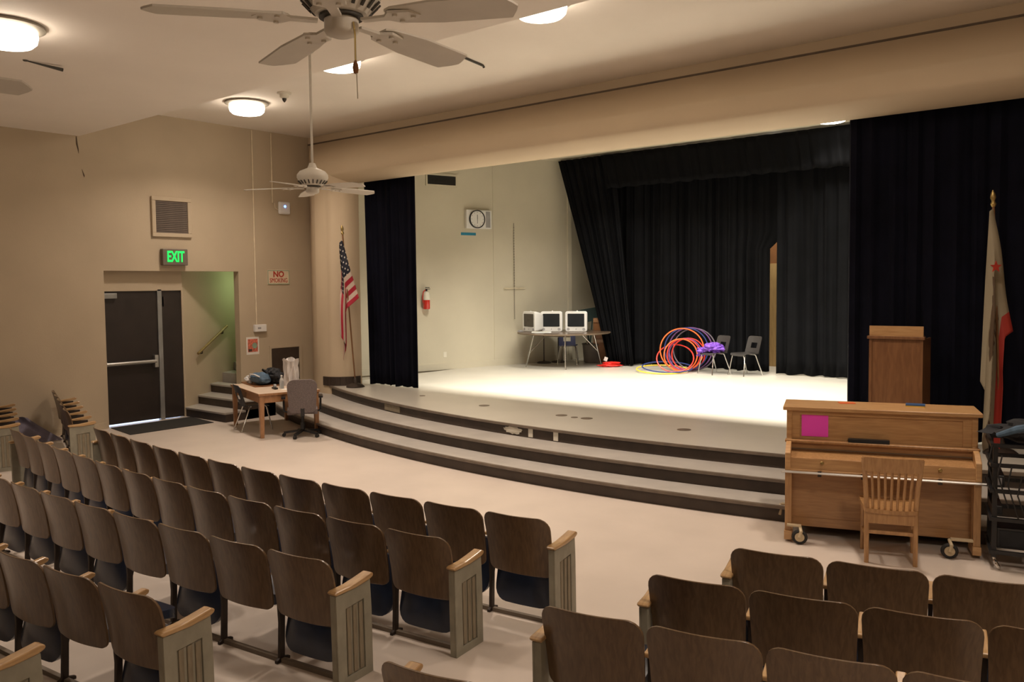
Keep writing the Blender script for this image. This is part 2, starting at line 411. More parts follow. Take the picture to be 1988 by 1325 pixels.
# pilaster strips on the stage wall
for q in (.62,):
    p0 = a+(b-a)*q
    m = MB().hexa([(p0.x,p0.y,ZS),(p0.x+d.x*.04,p0.y+d.y*.04,ZS),(p0.x+d.x*.04+n.x*.012,p0.y+d.y*.04+n.y*.012,ZS),(p0.x+n.x*.012,p0.y+n.y*.012,ZS)], [(p0.x,p0.y,5.3),(p0.x+d.x*.04,p0.y+d.y*.04,5.3),(p0.x+d.x*.04+n.x*.012,p0.y+d.y*.04+n.y*.012,5.3),(p0.x+n.x*.012,p0.y+n.y*.012,5.3)])
    struct(m.build('trim_3', 'stage_wall_paint'))
a_, b_ = Vector(SW[2]), n
m = MB().hexa([(SW[2][0]-.05,SW[2][1]-.06,ZS),(SW[2][0]+.02,SW[2][1]-.06,ZS),(SW[2][0]+.05,SW[2][1]+.04,ZS),(SW[2][0]-.05,SW[2][1]+.04,ZS)], [(SW[2][0]-.05,SW[2][1]-.06,5.3),(SW[2][0]+.02,SW[2][1]-.06,5.3),(SW[2][0]+.05,SW[2][1]+.04,5.3),(SW[2][0]-.05,SW[2][1]+.04,5.3)])
struct(m.build('trim_4', 'stage_wall_paint'))

# stage: deck and three curved steps
XE0, XE1 = XW, XR
def arcpts(R, x0, x1, n=72): return [(x0+(x1-x0)*k/n, arcY(x0+(x1-x0)*k/n, R)) for k in range(n+1)]
stage = sgroup('floor_stage')
R1, R2, R3 = 17.49, 17.04, 16.50
MB().prism_xy(arcpts(R3, -13.0, .6)+[(.6, 18.2), (-13.0, 18.2)], ZS-.02, ZS).build('deck', 'stage_floor', stage)
MB().prism_xy(arcpts(R2+.0, XE0, XE1)+[(XE1, 11.5), (XE0, 11.5)], .29, .31).build('tread', 'tread_tile', stage)
MB().prism_xy(arcpts(R1, XE0, XE1)+[(XE1, 11.2), (XE0, 11.2)], .135, .155).build('tread', 'tread_tile', stage)
def riser(R, z0, z1, x0=XE0, x1=XE1, ins=.02):
    p = arcpts(R-ins, x0, x1); q = arcpts(R-ins-.05, x0, x1)[::-1]
    MB().prism_xy(p+q, z0, z1).build('riser', 'riser_brown', stage)
    p = arcpts(R+.012, x0, x1); q = arcpts(R-.03, x0, x1)[::-1]
    MB().prism_xy(p+q, z1-.006, z1+.024).build('nosing', 'nosing', stage)
riser(R1, 0, .135); riser(R2, .155, .29); riser(R3, .31, ZS-.02, -13.0, .6)
# filled-in patches, receptacles and floor plates of the stage front
def on_riser(x, R, z, w_, h_, name, mat_, label=None, bevel=.002):
    y = arcY(x, R-.02); t = math.atan2((x-SC[0]), SC[1]-y)
    o = MB().box(-w_/2, w_/2, -.012, .004, -h_/2, h_/2).build(name, mat_, stage, bevel=bevel)
    o.location = (x, y, z); o.rotation_euler = (0, 0, t)
    if label: o['label'] = label
    return o
def pxplane(px, py, z):
    r = ROT @ _ray(px, py); k = (z-HC)/r.z; return Vector((r.x*k, r.y*k, z))
on_riser(pxplane(1020, 842, .39).x, R3, .385, .075, .125, 'outlet_plate', 'off_white', 'cream outlet cover plate')
on_riser(pxplane(1069, 849, .39).x, R3, .385, .075, .125, 'outlet_plate', 'off_white', 'cream outlet cover plate')
x = pxplane(980, 838, .39).x
o = MB().blob((0,0,0), (.15, .012, .05), 3, .5, 2.5).build('patch', 'off_white', stage, smooth=True); o['label'] = 'pale torn patch in the brown riser'
y = arcY(x, R3-.02); o.location = (x, y-.004, .385); o.rotation_euler = (0,0,math.atan2((x-SC[0]), SC[1]-y))
on_riser(pxplane(748, 794, .39).x, R3, .38, .50, .10, 'patch', 'end_strip', 'worn tan patch in the brown riser')
for px, py, r in ((820, 769, .05), (940, 788, .085), (1090, 807, .085), (1115, 811, .05), (1139, 813, .085), (1328, 835, .09)):
    p = pxplane(px, py, ZS)
    o = MB().lathe([(r, 0), (r, .004), (r*.8, .006)], 20).build('floor_plate', 'nosing', stage); o.location = p

# doors in the lobby
door = sgroup('door_1', (-14.40, 6.60, 0))
MB().box(-.05, 0, .0, 1.01, .022, 2.32).build('door_leaf', 'door_brown', door)
MB().box(-.05, 0, 1.09, 1.47, .008, 2.32).build('door_leaf', 'door_brown', door)
MB().box(-.06, .03, 1.01, 1.09, 0, 2.33).build('mullion', 'grey_metal', door, bevel=.004)
MB().box(-.06, .02, 1.47, 1.50, 0, 2.36).build('door_frame', 'wall_paint', door)
MB().box(.0, .06, .03, .28, 2.18, 2.27).build('door_closer', 'grey_metal', door, bevel=.006)
pb = MB().cyl((.07, .05, 1.06), (.07, .93, 1.06), .034, 12).build('panic_bar', 'steel', door, smooth=True)
MB().box(.0, .09, .90, .97, .95, 1.17).build('latch_box', 'steel', pb, bevel=.01)
MB().box(.0, .06, .03, .08, 1.02, 1.10).build('bar_bracket', 'steel', pb, bevel=.005)
MB().box(-.04, .0, 1.115, 1.14, 2.02, 2.2).build('bolt', 'grey_metal', door)
# stair beside the doors
st = sgroup('floor_stair')
def wallx(y): return -14.40-(y-8.08)*(1.32/2.32)
for k in range(8):
    y0 = 8.10+.40*k; z1 = .165*(k+1); xr_ = -13.12 if y0 < 9.0 else XW-.16
    if y0 > 10.2: break
    if y0 < 9.14:
        MB().hexa([(wallx(y0), y0, 0), (xr_, y0+.02, 0), (xr_, 9.14, 0), (wallx(9.14), 9.14, 0)], [(wallx(y0), y0, z1-.03), (xr_, y0+.02, z1-.03), (xr_, 9.14, z1-.03), (wallx(9.14), 9.14, z1-.03)]).build('riser', 'riser_brown', st)
        MB().hexa([(wallx(y0), y0-.02, z1-.03), (xr_, y0, z1-.03), (xr_, 9.14, z1-.03), (wallx(9.14), 9.14, z1-.03)], [(wallx(y0), y0-.02, z1), (xr_, y0, z1), (xr_, 9.14, z1), (wallx(9.14), 9.14, z1)]).build('tread', 'tread_tile', st)
    else:
        MB().hexa([(wallx(y0), y0, 0), (XW-.16, y0, 0), (XW-.16, 10.4, 0), (wallx(10.4), 10.4, 0)], [(wallx(y0), y0, z1), (XW-.16, y0, z1), (XW-.16, 10.4, z1), (wallx(10.4), 10.4, z1)]).build('tread', 'tread_tile', st)
hr = thing('handrail', 'sloping wooden handrail on green-lit stair wall beside the brown doors', 'handrail', (0,0,0))
p0 = Vector((wallx(8.45)+.09, 8.45, 1.12)); p1 = Vector((wallx(9.40)+.09, 9.40, 1.58))
MB().tube([p0, p1], .026, 10).build('rail', 'rail_wood', hr, smooth=True)
for q in (.14, .86):
    p = p0.lerp(p1, q)
    MB().tube([p+Vector((0,0,-.02)), p+Vector((-.01,0,-.07)), p+Vector((-.085, -.04, -.08))], .012, 8).build('bracket', 'cast_iron', hr, smooth=True)
fx = thing('stair_light', 'small lamp inside the stairwell behind the wall', 'lamp', (-14.75, 10.2, 2.5))
MB().lathe([(.05, .25), (.12, .22), (.12, .0), (.03, -.05)], 16).build('shade', 'stair_glow', fx, smooth=True)
lamp('stair_lamp', 'POINT', fx, (0, -.2, -.12), 5.0, (.62, 1.0, .50), .08)

# ------------------------------------------------------------------ drapes
def drape(name, label, cat, b0, b1, t0, t1, z0, z1, folds, amp, mat_='drape_black', seed=0, group=None, nv=14, edge=None):
    b0, b1, t0, t1 = map(Vector, (b0, b1, t0, t1)); rnd = random.Random(seed)
    ph = [rnd.uniform(0, 6.28) for _ in range(5)]; nu = int(folds*10)
    def fn(u, v):
        pb_ = b0.lerp(b1, u); pt = t0.lerp(t1, u); vv = v if edge is None else edge(u, v)
        p = pb_.lerp(pt, vv); d = (b1-b0).normalized(); nn = Vector((d.y, -d.x))
        uu = u+.12/folds*math.sin(2*PI*u*folds*.31+ph[1])
        a = math.sin(2*PI*folds*uu+ph[0])+.45*math.sin(2*PI*folds*2.3*uu+ph[2]+.6*v)+.5*math.sin(2*PI*folds*.27*uu+ph[3])
        a *= amp*(1.0-.45*v)
        p = p+nn*a
        return (p.x, p.y, z0+(z1-z0)*v+(.012*math.sin(u*folds*5+ph[4]) if v == 0 else 0))
    o = MB().grid(fn, nu, nv).build(name, mat_, None, smooth=True)
    md = o.modifiers.new('thickness', 'SOLIDIFY'); md.thickness = .012; md.offset = 0
    return tag(o, label, cat, group)
drape('stage_curtain', 'narrow dark navy front curtain hanging beside the striped flag', 'curtain', (-12.33, 10.76), (-11.03, 10.76), (-12.42, 10.76), (-11.04, 10.76), ZS+.02, 4.7, 7, .035, 'drape_navy', 1)
drape('stage_curtain', 'wide dark navy front curtain hanging behind the lectern', 'curtain', (-3.42, 10.76), (-.06, 10.76), (-3.42, 10.76), (-.06, 10.76), ZS+.02, 4.7, 15, .035, 'drape_navy', 2)
drape('backdrop_curtain', 'tall black backdrop curtain behind the hoops and grey chairs', 'curtain', (-10.75, 16.80), (-6.92, 16.86), (-10.75, 16.80), (-6.55, 16.86), ZS+.02, 5.2, 17, .05, 'drape_black', 3, nv=26, edge=lambda u, v: u**14*min(1, max(0, (v-.545)/.06)))
drape('backdrop_curtain', 'black backdrop curtain right of the gap showing yellow wood', 'curtain', (-6.66, 16.58), (-1.4, 16.58), (-6.68, 16.60), (-1.4, 16.60), ZS+.02, 5.2, 16, .05, 'drape_black', 4)
drape('leg_curtain', 'black side curtain swept diagonally from the cream wall to the floor', 'curtain', (-10.62, 16.42), (-9.98, 16.48), (-12.02, 16.45), (-10.42, 16.40), ZS+.02, 5.27, 8, .05, 'drape_black', 5, edge=lambda u, v: v**1.08)
drape('curtain_valance', 'short black valance along the top of the backdrop', 'curtain', (-10.55, 16.33), (-1.2, 16.33), (-10.75, 16.36), (-1.2, 16.36), 4.50, 5.27, 28, .032, 'drape_black', 6, nv=6)
dr = sgroup('door_2', (-7.5, 18.2, 0))
MB().box(0, .95, -.05, 0, ZS, 2.75).build('door_leaf', 'door_pine', dr)
MB().box(-.06, 1.01, -.04, 0, 2.75, 3.32).build('transom', 'brown_wood', dr)
MB().box(.955, 1.0, -.07, 0, ZS, 2.75).build('door_frame', 'door_pine', dr)
struct(MB().box(-12.2, .3, 18.15, 18.21, 3.32, 5.4).build('trim_5', 'drape_black'))

# ------------------------------------------------------------------ theatre seats
def corner_rows(z0, z1, w0, w1, rb, rt, nmid=6, nc=5):
    zs = [z0+rb*(1-math.cos(PI/2*k/nc)) for k in range(nc)]+[z0+rb+(z1-rt-z0-rb)*k/nmid for k in range(nmid+1)]+[z1-rt+rt*math.sin(PI/2*k/nc) for k in range(1, nc+1)]
    rows = []
    for z in zs:
        hw = w0+(w1-w0)*(z-z0)/(z1-z0)
        if z < z0+rb: hw -= rb-math.sqrt(max(0, rb*rb-(z0+rb-z)**2))
        if z > z1-rt: hw -= rt-math.sqrt(max(0, rt*rt-(z-z1+rt)**2))
        rows.append((z, hw))
    return rows
SEAT = {}
def yback(x, z): return .085*(.765-z)/.455-.04*(1-(x/.26)**2)+.012*math.sin(PI*(z-.31)/.455)
SEAT['backrest'] = MB().slab(corner_rows(.335, .765, .252, .269, .05, .085), 12, yback, .014).mesh('backrest', 'seat_ply', True)
SEAT['backrest_edge'] = None
SEAT['up'] = MB().slab(corner_rows(.10, .50, .240, .245, .10, .05), 10, lambda x, z: .125+.10*(z-.10)/.4-.020*(1-(x/.245)**2), lambda x, z: .030+.030*max(0, 1-(x/.246)**4)*max(0.0, math.sin(PI*min(1, max(0, (z-.10)/.4))))).mesh('seat_cushion', 'navy_vinyl', True)
SEAT['down'] = MB().slab(corner_rows(.14, .56, .218, .225, .03, .09), 10, lambda x, z: .43-.03*((z-.35)/.21)**2+.02*(1-(x/.22)**2)*0, lambda x, z: .05+.03*max(0, 1-(x/.225)**4), axis='y').mesh('seat_cushion', 'navy_vinyl', True)
SEAT['lip'] = MB().tube([(-.215, .50, .375), (-.14, .562, .365), (0, .572, .365), (.14, .562, .365), (.215, .50, .375)], .012, 8).mesh('seat_rim', 'steel', True)
spoly = [(.06, 0), (.17, 0), (.17, .018), (.125, .03), (.135, .28), (.18, .44), (.26, .53), (.26, .56), (.08, .56), (.085, .42), (.095, .25), (.085, .03), (.06, .018)]
m = MB().prism_yz(spoly, -.285, -.261); SEAT['std_l'] = m.mesh('standard', 'cast_iron')
m = MB().prism_yz(spoly, .261, .285); SEAT['std_r'] = m.mesh('standard', 'cast_iron')
SEAT['rail'] = MB().box(-.258, .258, .09, .12, 0, .028).mesh('floor_rail', 'rail_brown')
apoly = [(-.01, .562), (-.03, .577), (-.01, .588), (.10, .590), (.20, .604), (.285, .618), (.31, .608), (.305, .588), (.27, .575), (.15, .562)]
apol2 = [(max(.055, y), z) for y, z in apoly]
SEAT['arm_l'] = MB().prism_yz(apol2, -.296, -.250).mesh('armrest', 'arm_wood'); SEAT['arm_r'] = MB().prism_yz(apol2, .250, .296).mesh('armrest', 'arm_wood')
epoly = [(.0, 0), (.30, 0), (.295, .40), (.285, .575), (-.01, .56)]
def endmesh(sx):
    a_, b_ = (.262, .300) if sx > 0 else (-.300, -.262)
    m = MB().prism_yz(epoly, a_, b_)
    o0, o1 = (.300, .312) if sx > 0 else (-.312, -.300)
    for p in ([(.0, 0), (.075, 0), (.065, .558), (-.01, .56)], [(.235, 0), (.30, 0), (.295, .40), (.285, .575), (.225, .570)],
              [(.07, .0), (.24, .0), (.24, .05), (.07, .05)], [(.06, .46), (.235, .475), (.23, .572), (.06, .560)]):
        m.prism_yz(p, o0, o1)
    return m.mesh('end_panel', 'end_grey')
SEAT['end_r'] = endmesh(1); SEAT['end_l'] = endmesh(-1)
for sx, k in ((1, 'r'), (-1, 'l')):
    a_, b_ = (.300, .309) if sx > 0 else (-.309, -.300)
    SEAT['strip_'+k] = [MB().prism_yz([(y, .055), (y+.034, .055), (y+.030, .462), (y-.004, .460)], a_, b_).mesh('inset_strip', 'end_strip') for y in (.085, .138, .190)]
SEAT['earm_r'] = MB().prism_yz(apoly, .252, .322).mesh('armrest', 'arm_wood'); SEAT['earm_l'] = MB().prism_yz(apoly, -.322, -.252).mesh('armrest', 'arm_wood')
ORD = ['first', 'second', 'third', 'fourth', 'fifth', 'sixth', 'seventh', 'eighth', 'ninth', 'tenth', 'eleventh', 'twelfth', 'thirteenth']
def seat(x, y, rz, left, right, down, label, group):
    t = thing('theater_seat', label, 'theater seat', (x, y, 0), rz, group)
    place(SEAT['backrest'], 'backrest', t, .004); place(SEAT['rail'], 'floor_rail', t)
    c = place(SEAT['down' if down else 'up'], 'seat_cushion', t)
    if down: place(SEAT['lip'], 'seat_rim', c)
    for side, kind in (('l', left), ('r', right)):
        if kind == 'std':
            s = place(SEAT['std_'+side], 'standard', t, .003); place(SEAT['arm_'+side], 'armrest', t, .008, 3)
        elif kind == 'end':
            e = place(SEAT['end_'+side], 'end_panel', t, .003); place(SEAT['earm_'+side], 'armrest', t, .01, 3)
            for s in SEAT['strip_'+side]: place(s, 'inset_strip', e, .006)
    return t
PITCH = .546
def row(coef, x_end, n, direction, rowname, group, downs=(), far_end=True, pitch=PITCH, word='aisle'):
    """seats laid along the parabola y = a x^2 + b x + c from the aisle end"""
    a, b, c = coef; x = x_end
    for k in range(n):
        sl = math.atan(2*a*(x+direction*pitch/2)+b); xc = x+direction*pitch/2*math.cos(sl)
        y = a*xc*xc+b*xc+c
        aisle_side = 'right' if direction < 0 else 'left'
        left = right = None
        if direction < 0:
            right = 'end' if k == 0 else None; left = 'std' if (k < n-1 or not far_end) else 'end'
        else:
            left = 'end' if k == 0 else None; right = 'std' if (k < n-1 or not far_end) else 'end'
        lab = f'{"aisle" if k == 0 else ORD[k]} seat in the {rowname}' if k == 0 else f'{ORD[k]} seat from the aisle in the {rowname}'
        state = 'lowered blue cushion' if k in downs else 'brown plywood back'
        seat(xc, y, sl, left, right, k in downs, f'{state}, {lab}', group)
        x += direction*pitch*math.cos(sl)
c1 = (.021, .289, 5.228); c2 = (.021, .293, 4.567); c3 = (.017, .279, 3.875); c4 = (.0155, .268, 2.978); c5 = (.0155, .268, 2.24)
G1 = 'wooden seats of the large left block'; G2 = 'wooden seats of the right block'; G3 = 'wooden seats of the side block by the wall'
row(c1, -3.37, 12, -1, 'front row, left block', G1)
row(c2, -3.62, 13, -1, 'second row, left block', G1, downs=(4,))
row(c3, -3.87, 9, -1, 'third row, left block', G1, downs=(1, 3), far_end=False)
row(c4, -4.12, 5, -1, 'fourth row, left block', G1, downs=(1,), far_end=False)
row(c5, -4.36, 2, -1, 'fifth row, lower left corner', G1, far_end=False)
row(c1, -2.18, 4, 1, 'front row, right block', G2, far_end=False)
row(c2, -2.34, 4, 1, 'second row, right block', G2, far_end=False)
row(c3, -2.53, 4, 1, 'third row, right block', G2, downs=(0,), far_end=False)
row(c4, -2.70, 2, 1, 'fourth row, right block', G2, far_end=False)
# side block near the left wall, rows running to the wall
def side_row(p0, p1, n, rowname):
    p0, p1 = Vector(p0), Vector(p1); d = (p1-p0)/n; rz = math.atan2(-d.y, -d.x)
    for k in range(n):
        c = p0+d*(k+.5)
        lab = f'brown plywood back, {"aisle" if k == 0 else ORD[k]} seat {"" if k == 0 else "from the aisle "}in the {rowname}'
        seat(c.x, c.y, rz, 'std' if k < n-1 else 'std', 'end' if k == 0 else None, False, lab, G3)
side_row((-11.33, 4.76), (-14.08, 5.70), 5, 'front row, block at the wall')
side_row((-12.02, 4.10), (-14.08, 4.80), 4, 'second row, block at the wall')

# ------------------------------------------------------------------ ceiling lamps
def bowl(x, y, z, label, r=.29, glow='bowl_glow', col=WARM, power=P_BOWL, spread=118):
    t = thing('ceiling_lamp', label, 'ceiling lamp', (x, y, z), 0, 'round bowl lamps on the ceiling')
    MB().lathe([(r*.86, 0), (r*1.18, -.005), (r*1.2, -.03), (r*1.02, -.05), (r*.9, -.05)], 32).build('ring', 'lamp_ring', t, smooth=True)
    MB().lathe([(r*.95, -.04), (r*.97, -.10), (r*.93, -.15), (r*.80, -.185), (r*.5, -.205), (r*.1, -.21)], 32).build('glass_bowl', glow, t, smooth=True)
    lamp('bulb', 'AREA', t, (0, 0, -.225), power, col, r*1.5, None, (0, 0, 0), R_(spread))
    return t
bowl(-12.19, 8.09, ZU, 'lit bowl lamp on high ceiling above the smoke detector, nearest the wall', spread=136)
bowl(-8.83, 7.26, ZU, 'lit bowl lamp half hidden behind the ceiling step, left of pull chain')
bowl(-5.53, 7.28, ZU, 'lit bowl lamp half hidden behind the ceiling step, above the long blade')
bowl(-2.0, 7.7, ZU, 'lit bowl lamp on the high ceiling above the piano', power=P_BOWL*.65)
bowl(.6, -1.0, ZL, 'added bowl lamp on the low ceiling behind the right seats', power=P_BOWL*.4, spread=160)  # added out of view to brighten the right seat backs
bowl(.2, 3.4, ZL, 'added bowl lamp on the low ceiling above the right seats', power=P_BOWL*1.25, spread=160)  # added out of view to light the piano front
bowl(-8.76, 3.23, ZL, 'large lit bowl lamp on the low ceiling at the left edge', power=P_BOWL*.8)
bowl(-5.75, 3.37, ZL, 'lit bowl lamp on the low ceiling above the left seat block', power=P_BOWL*.35)
bowl(-7.1, 17.6, 5.32, 'added bowl lamp hidden backstage behind the black backdrop', r=.2, glow='stage_bowl_glow', col=STAGE_COL, power=60)  # added behind the drape to light the door in the gap
bowl(-5.34, 15.75, 5.32, 'lit bowl lamp on the stage ceiling above the valance', r=.26, glow='stage_bowl_glow', col=STAGE_COL, power=P_STAGE_BOWL).scale = (1, 1, .45)
# border lights hung behind the proscenium head; mid-stage row added to brighten the floor
for j, (yy, zz, plate, n_) in enumerate(((11.36, 4.90, .40, 4), (14.2, 5.13, .16, 4))):
    for k in range(n_):
        x = -9.8+2.1*k
        t = thing('border_light', ('first', 'second', 'third', 'fourth')[k]+' stage border light from the left in the '+('row behind the beam', 'added row above mid stage')[j], 'stage light', (x, yy, zz), 0, 'border lights above the stage')
        MB().prism_yz([(-.0, -plate), (-.0, .06), (.16, .06), (.20, -.02), (.185, -.02), (.15, .045), (.012, .045), (.012, -plate)], -.8, .8).build('housing', 'black_plastic', t)  # front plate shaped to cut light off the stage front
        for q in (-.6, .6): MB().cyl((q, .06, .05), (q, .06, 5.33-zz), .012, 8).build('hanger', 'grey_metal', t)
        lamp('strip_lamp', 'AREA', t, (0, .062, .03), P_BORDER*(1.1, .42)[j], STAGE_COL, 1.5, .08, (R_(8), 0, 0), R_(115))
# ------------------------------------------------------------------ ceiling fans
def blade_mesh():
    m = MB(); pts = []
    L0, L1, w0, w1 = .20, .71, .062, .086
    poly = [(L0, -w0*.7), (L0+.03, -w0), (L0+.20, -w1), (L1-.045, -w1), (L1-.012, -w1*.35), (L1, 0), (L1-.012, w1*.35), (L1-.045, w1), (L0+.20, w1), (L0+.03, w0), (L0, w0*.7)]
    rot = Matrix.Rotation(R_(-8), 4, 'X') @ Matrix.Rotation(R_(2), 4, 'Y')
    m.tf = Matrix.Translation((0, 0, -.045)) @ rot
    m.prism_xy(poly, -.004, .004)
    return m.mesh('blade', 'fan_white')
def bracket_mesh():
    m = MB(); m.prism_xy([(.09, -.018), (.19, -.02), (.22, -.06), (.30, -.045), (.33, 0), (.30, .045), (.22, .06), (.19, .02), (.09, .018)], -.064, -.054)
    for q in ((.24, -.035), (.24, .035), (.30, 0)): m.lathe([(.010, -.072), (.010, -.062)], 8, (q[0], q[1], 0))
    return m.mesh('bracket', 'fan_white')
BL, BR = blade_mesh(), bracket_mesh()
VS = MB().bar((.150, 0, .015), (.118, 0, -.018), .012, .006).mesh('vent_slot', 'fan_dark')
def fan(x, y, z, zc, a0, label):
    t = thing('ceiling_fan', label, 'ceiling fan', (x, y, z), 0, 'white ceiling fans')
    MB().cyl((0, 0, .15), (0, 0, zc-z-.03), .013, 10).build('rod', 'fan_white', t, smooth=True)
    MB().lathe([(.02, zc-z-.10), (.06, zc-z-.06), (.07, zc-z)], 20).build('canopy', 'fan_white', t, smooth=True)
    h = MB().lathe([(.03, .20), (.05, .15), (.13, .115), (.158, .08), (.16, .05), (.145, .02), (.10, -.03), (.07, -.035)], 32).build('motor_housing', 'fan_white', t, smooth=True)
    for k in range(20):
        o = place(VS, 'vent_slot', h); o.rotation_euler = (0, 0, 2*PI*k/20)
    MB().lathe([(.085, -.036), (.085, -.044)], 24).build('flywheel', 'fan_dark', t)
    MB().lathe([(.058, -.042), (.066, -.05), (.066, -.092), (.058, -.105), (.03, -.116), (.004, -.118)], 24).build('switch_housing', 'fan_white', t, smooth=True)
    for k in range(5):
        b = place(BL, 'blade', t); b.rotation_euler = (0, 0, R_(a0+72*k))
        q = place(BR, 'bracket', b)
    return t
f1 = fan(-2.59, 2.145, 3.42, ZL, 22, 'large white ceiling fan overhead with a hanging pull chain')
ch = MB().tube([(.07, .0, -.07), (.078, 0, -.12), (.078, 0, -.215)], .0035, 6).build('pull_chain', 'brass', f1)
MB().lathe([(.004, -.215), (.010, -.23), (.012, -.245), (.009, -.262), (.004, -.266)], 12, (.078, 0, 0)).build('pull_knob', 'brown_wood', ch, smooth=True)
MB().tube([(.083, 0, -.26), (.086, 0, -.36)], .002, 6).build('pull_string', 'off_white', ch)
fan(-7.15, 5.50, 3.42, ZL, 5, 'far white ceiling fan on a long rod in front of the left wall')
fan(-4.08, .85, 3.27, ZL, 2, 'white ceiling fan cut off by the left edge of the photo')

# small things on the ceiling and walls
t = thing('smoke_detector', 'small white smoke detector on the high ceiling near the wall lamp', 'smoke detector', (-11.16, 8.08, ZU))
MB().lathe([(.11, 0), (.11, -.02), (.075, -.025), (.07, -.075), (.04, -.09)], 20).build('base', 'off_white', t, smooth=True)
MB().lathe([(.035, -.09), (.03, -.12), (.008, -.15)], 14).build('sensor', 'fan_dark', t, smooth=True)
t = thing('ceiling_hook', 'dark straight rod fixed under the low ceiling at the left', 'hook', (0, 0, 0))
MB().tube([(-9.93, 3.86, ZL-.005), (-9.882, 4.226, ZL-.045)], [.006, .02], 8).build('rod', 'fan_dark', t); MB().lathe([(.03, 0), (.02, -.012)], 12, (-9.93, 3.86, ZL)).build('plate', 'fan_dark', t)
t = thing('ceiling_hook', 'dark rod with a bent tip under the high ceiling by the fan blade', 'hook', (0, 0, 0))
MB().tube([(-7.60, 8.0, ZU-.01), (-7.737, 8.871, ZU-.02), (-7.74, 8.89, ZU-.04)], .016, 8).build('rod', 'fan_dark', t); MB().lathe([(.03, 0), (.02, -.012)], 12, (-7.60, 8.0, ZU)).build('plate', 'fan_dark', t)

def disc(r, prof, parent, name, mat_, loc, n=32):
    o = MB().lathe(prof, n).build(name, mat_, parent, smooth=True); o.location = loc; o.rotation_euler = (R_(90), 0, 0); return o
def on_left(name, label, cat, y, z): return thing(name, label, cat, (XW, y, z), R_(90))
t = on_left('air_vent', 'square cream framed air grille high above the exit sign', 'vent', 7.82, 3.60)
m = MB()
for p in ((-.37, .37, .28, .35), (-.37, .37, -.35, -.28), (-.37, -.30, -.28, .28), (.30, .37, -.28, .28)): m.box(p[0], p[1], -.05, 0, p[2], p[3])
m.build('frame', 'wall_paint', t, bevel=.008)
MB().box(-.30, .30, -.012, 0, -.28, .28).build('backing', 'vent_black', t)
sl = MB().box(-.30, .30, -.028, -.014, -.013, .013).mesh('slat', 'vent_grille')
for k in range(17): o = place(sl, 'slat', t); o.location = (0, 0, -.265+k*.033); 
t = on_left('exit_sign', 'lit green EXIT sign in a brown case over the doorway', 'sign', 7.83, 2.895)
MB().box(-.235, .235, -.10, 0, -.145, .145).build('case', 'exit_case', t, bevel=.012)
text_mesh('EXIT', .265, 'exit_glow', 'lettering', t, .003, .007, .60, (0, -.106, 0))
t = on_left('wall_sign', 'cream NO SMOKING sign with red lettering on the wall', 'sign', 10.03, 2.54)
MB().box(-.255, .255, -.015, 0, -.145, .145).build('board', 'sign_cream', t, bevel=.004)
m = MB()
for p in ((-.25, .25, .125, .138), (-.25, .25, -.138, -.125), (-.25, -.238, -.125, .125), (.238, .25, -.125, .125)): m.box(p[0], p[1], -.018, -.014, p[2], p[3])
m.build('border', 'poster_green', t)
text_mesh('NO', .16, 'red_paint', 'lettering', t, .002, .004, 1.0, (0, -.018, .055))
text_mesh('SMOKING', .125, 'red_paint', 'lettering', t, .002, .0, .74, (0, -.018, -.065))
t = on_left('wireless_box', 'white wireless access box with a glowing blue light', 'router', 10.19, 3.91)
MB().box(-.135, .135, -.06, 0, -.125, .125).build('case', 'white_plastic', t, bevel=.03, seg=3)
disc(1, [(.024, 0), (.024, .006), (.013, .012)], t, 'led', 'led_blue', (0, -.06, .03), 14)
MB().tube([(-.14, -.02, -.04), (-.20, -.012, -.01), (-.21, -.012, .09)], .008, 6).build('cable', 'conduit', t)
t = on_left('thermostat', 'white thermostat box on the wall above the colourful poster', 'thermostat', 9.56, 1.555)
MB().box(-.13, .13, -.07, 0, -.07, .07).build('case', 'white_plastic', t, bevel=.01)
MB().box(-.07, .0, -.074, -.068, -.015, .02).build('display', 'grey_plastic', t)
t = on_left('wall_poster', 'small red and green poster taped to the wall', 'poster', 9.42, 1.22)
MB().box(-.15, .13, -.004, 0, -.17, .17).build('sheet', 'paper_white', t); MB().box(-.12, .10, -.006, -.003, -.12, .13).build('print', 'poster_red', t)
disc(1, [(.055, 0), (.055, .004)], t, 'green_spot', 'poster_green', (.03, -.005, .0), 16)
MB().box(-.11, -.03, -.009, -.005, -.11, -.06).build('dark_spot', 'poster_dark', t)
t = on_left('wall_panel', 'square dark panel in the wall behind the desk', 'panel', 10.15, .81)
MB().box(-.32, .32, -.015, 0, -.32, .32).build('panel', 'baseboard_dark', t)
m = MB()
for p in ((-.37, .40, .33, .38), (-.37, -.33, -.36, .33), (.33, .40, -.36, .33)): m.box(p[0], p[1], -.02, 0, p[2], p[3])
m.build('frame', 'wall_paint', t)
for i, (y, z0, z1, r) in enumerate(((9.50, 1.63, 5.35, .013), (9.93, 4.0, 5.35, .013))):
    o = MB().cyl((XW+.014, y, z0), (XW+.014, y, z1), r, 8).build('wall_conduit', 'conduit', None, smooth=True)
    tag(o, ('thin painted conduit running from thermostat to the ceiling', 'thin painted conduit running from the blue-lit box to ceiling')[i], 'conduit')
m = MB().tube([(XW+.001, 6.24, ZL-.01), (XW+.001, 6.245, 4.70), (XW+.001, 6.262, 4.62), (XW+.001, 6.27, 4.55)], [.008, .014, .010, .002], 6)
o = m.build('crack', 'trim_dark', wl); o['label'] = 'dark vertical crack'
o = MB().tube([(XW+.001, 6.31, 4.30), (XW+.001, 6.34, 4.20), (XW+.001, 6.345, 4.17)], [.003, .012, .002], 6).build('crack', 'trim_dark', wl); o['label'] = 'short dark crack'

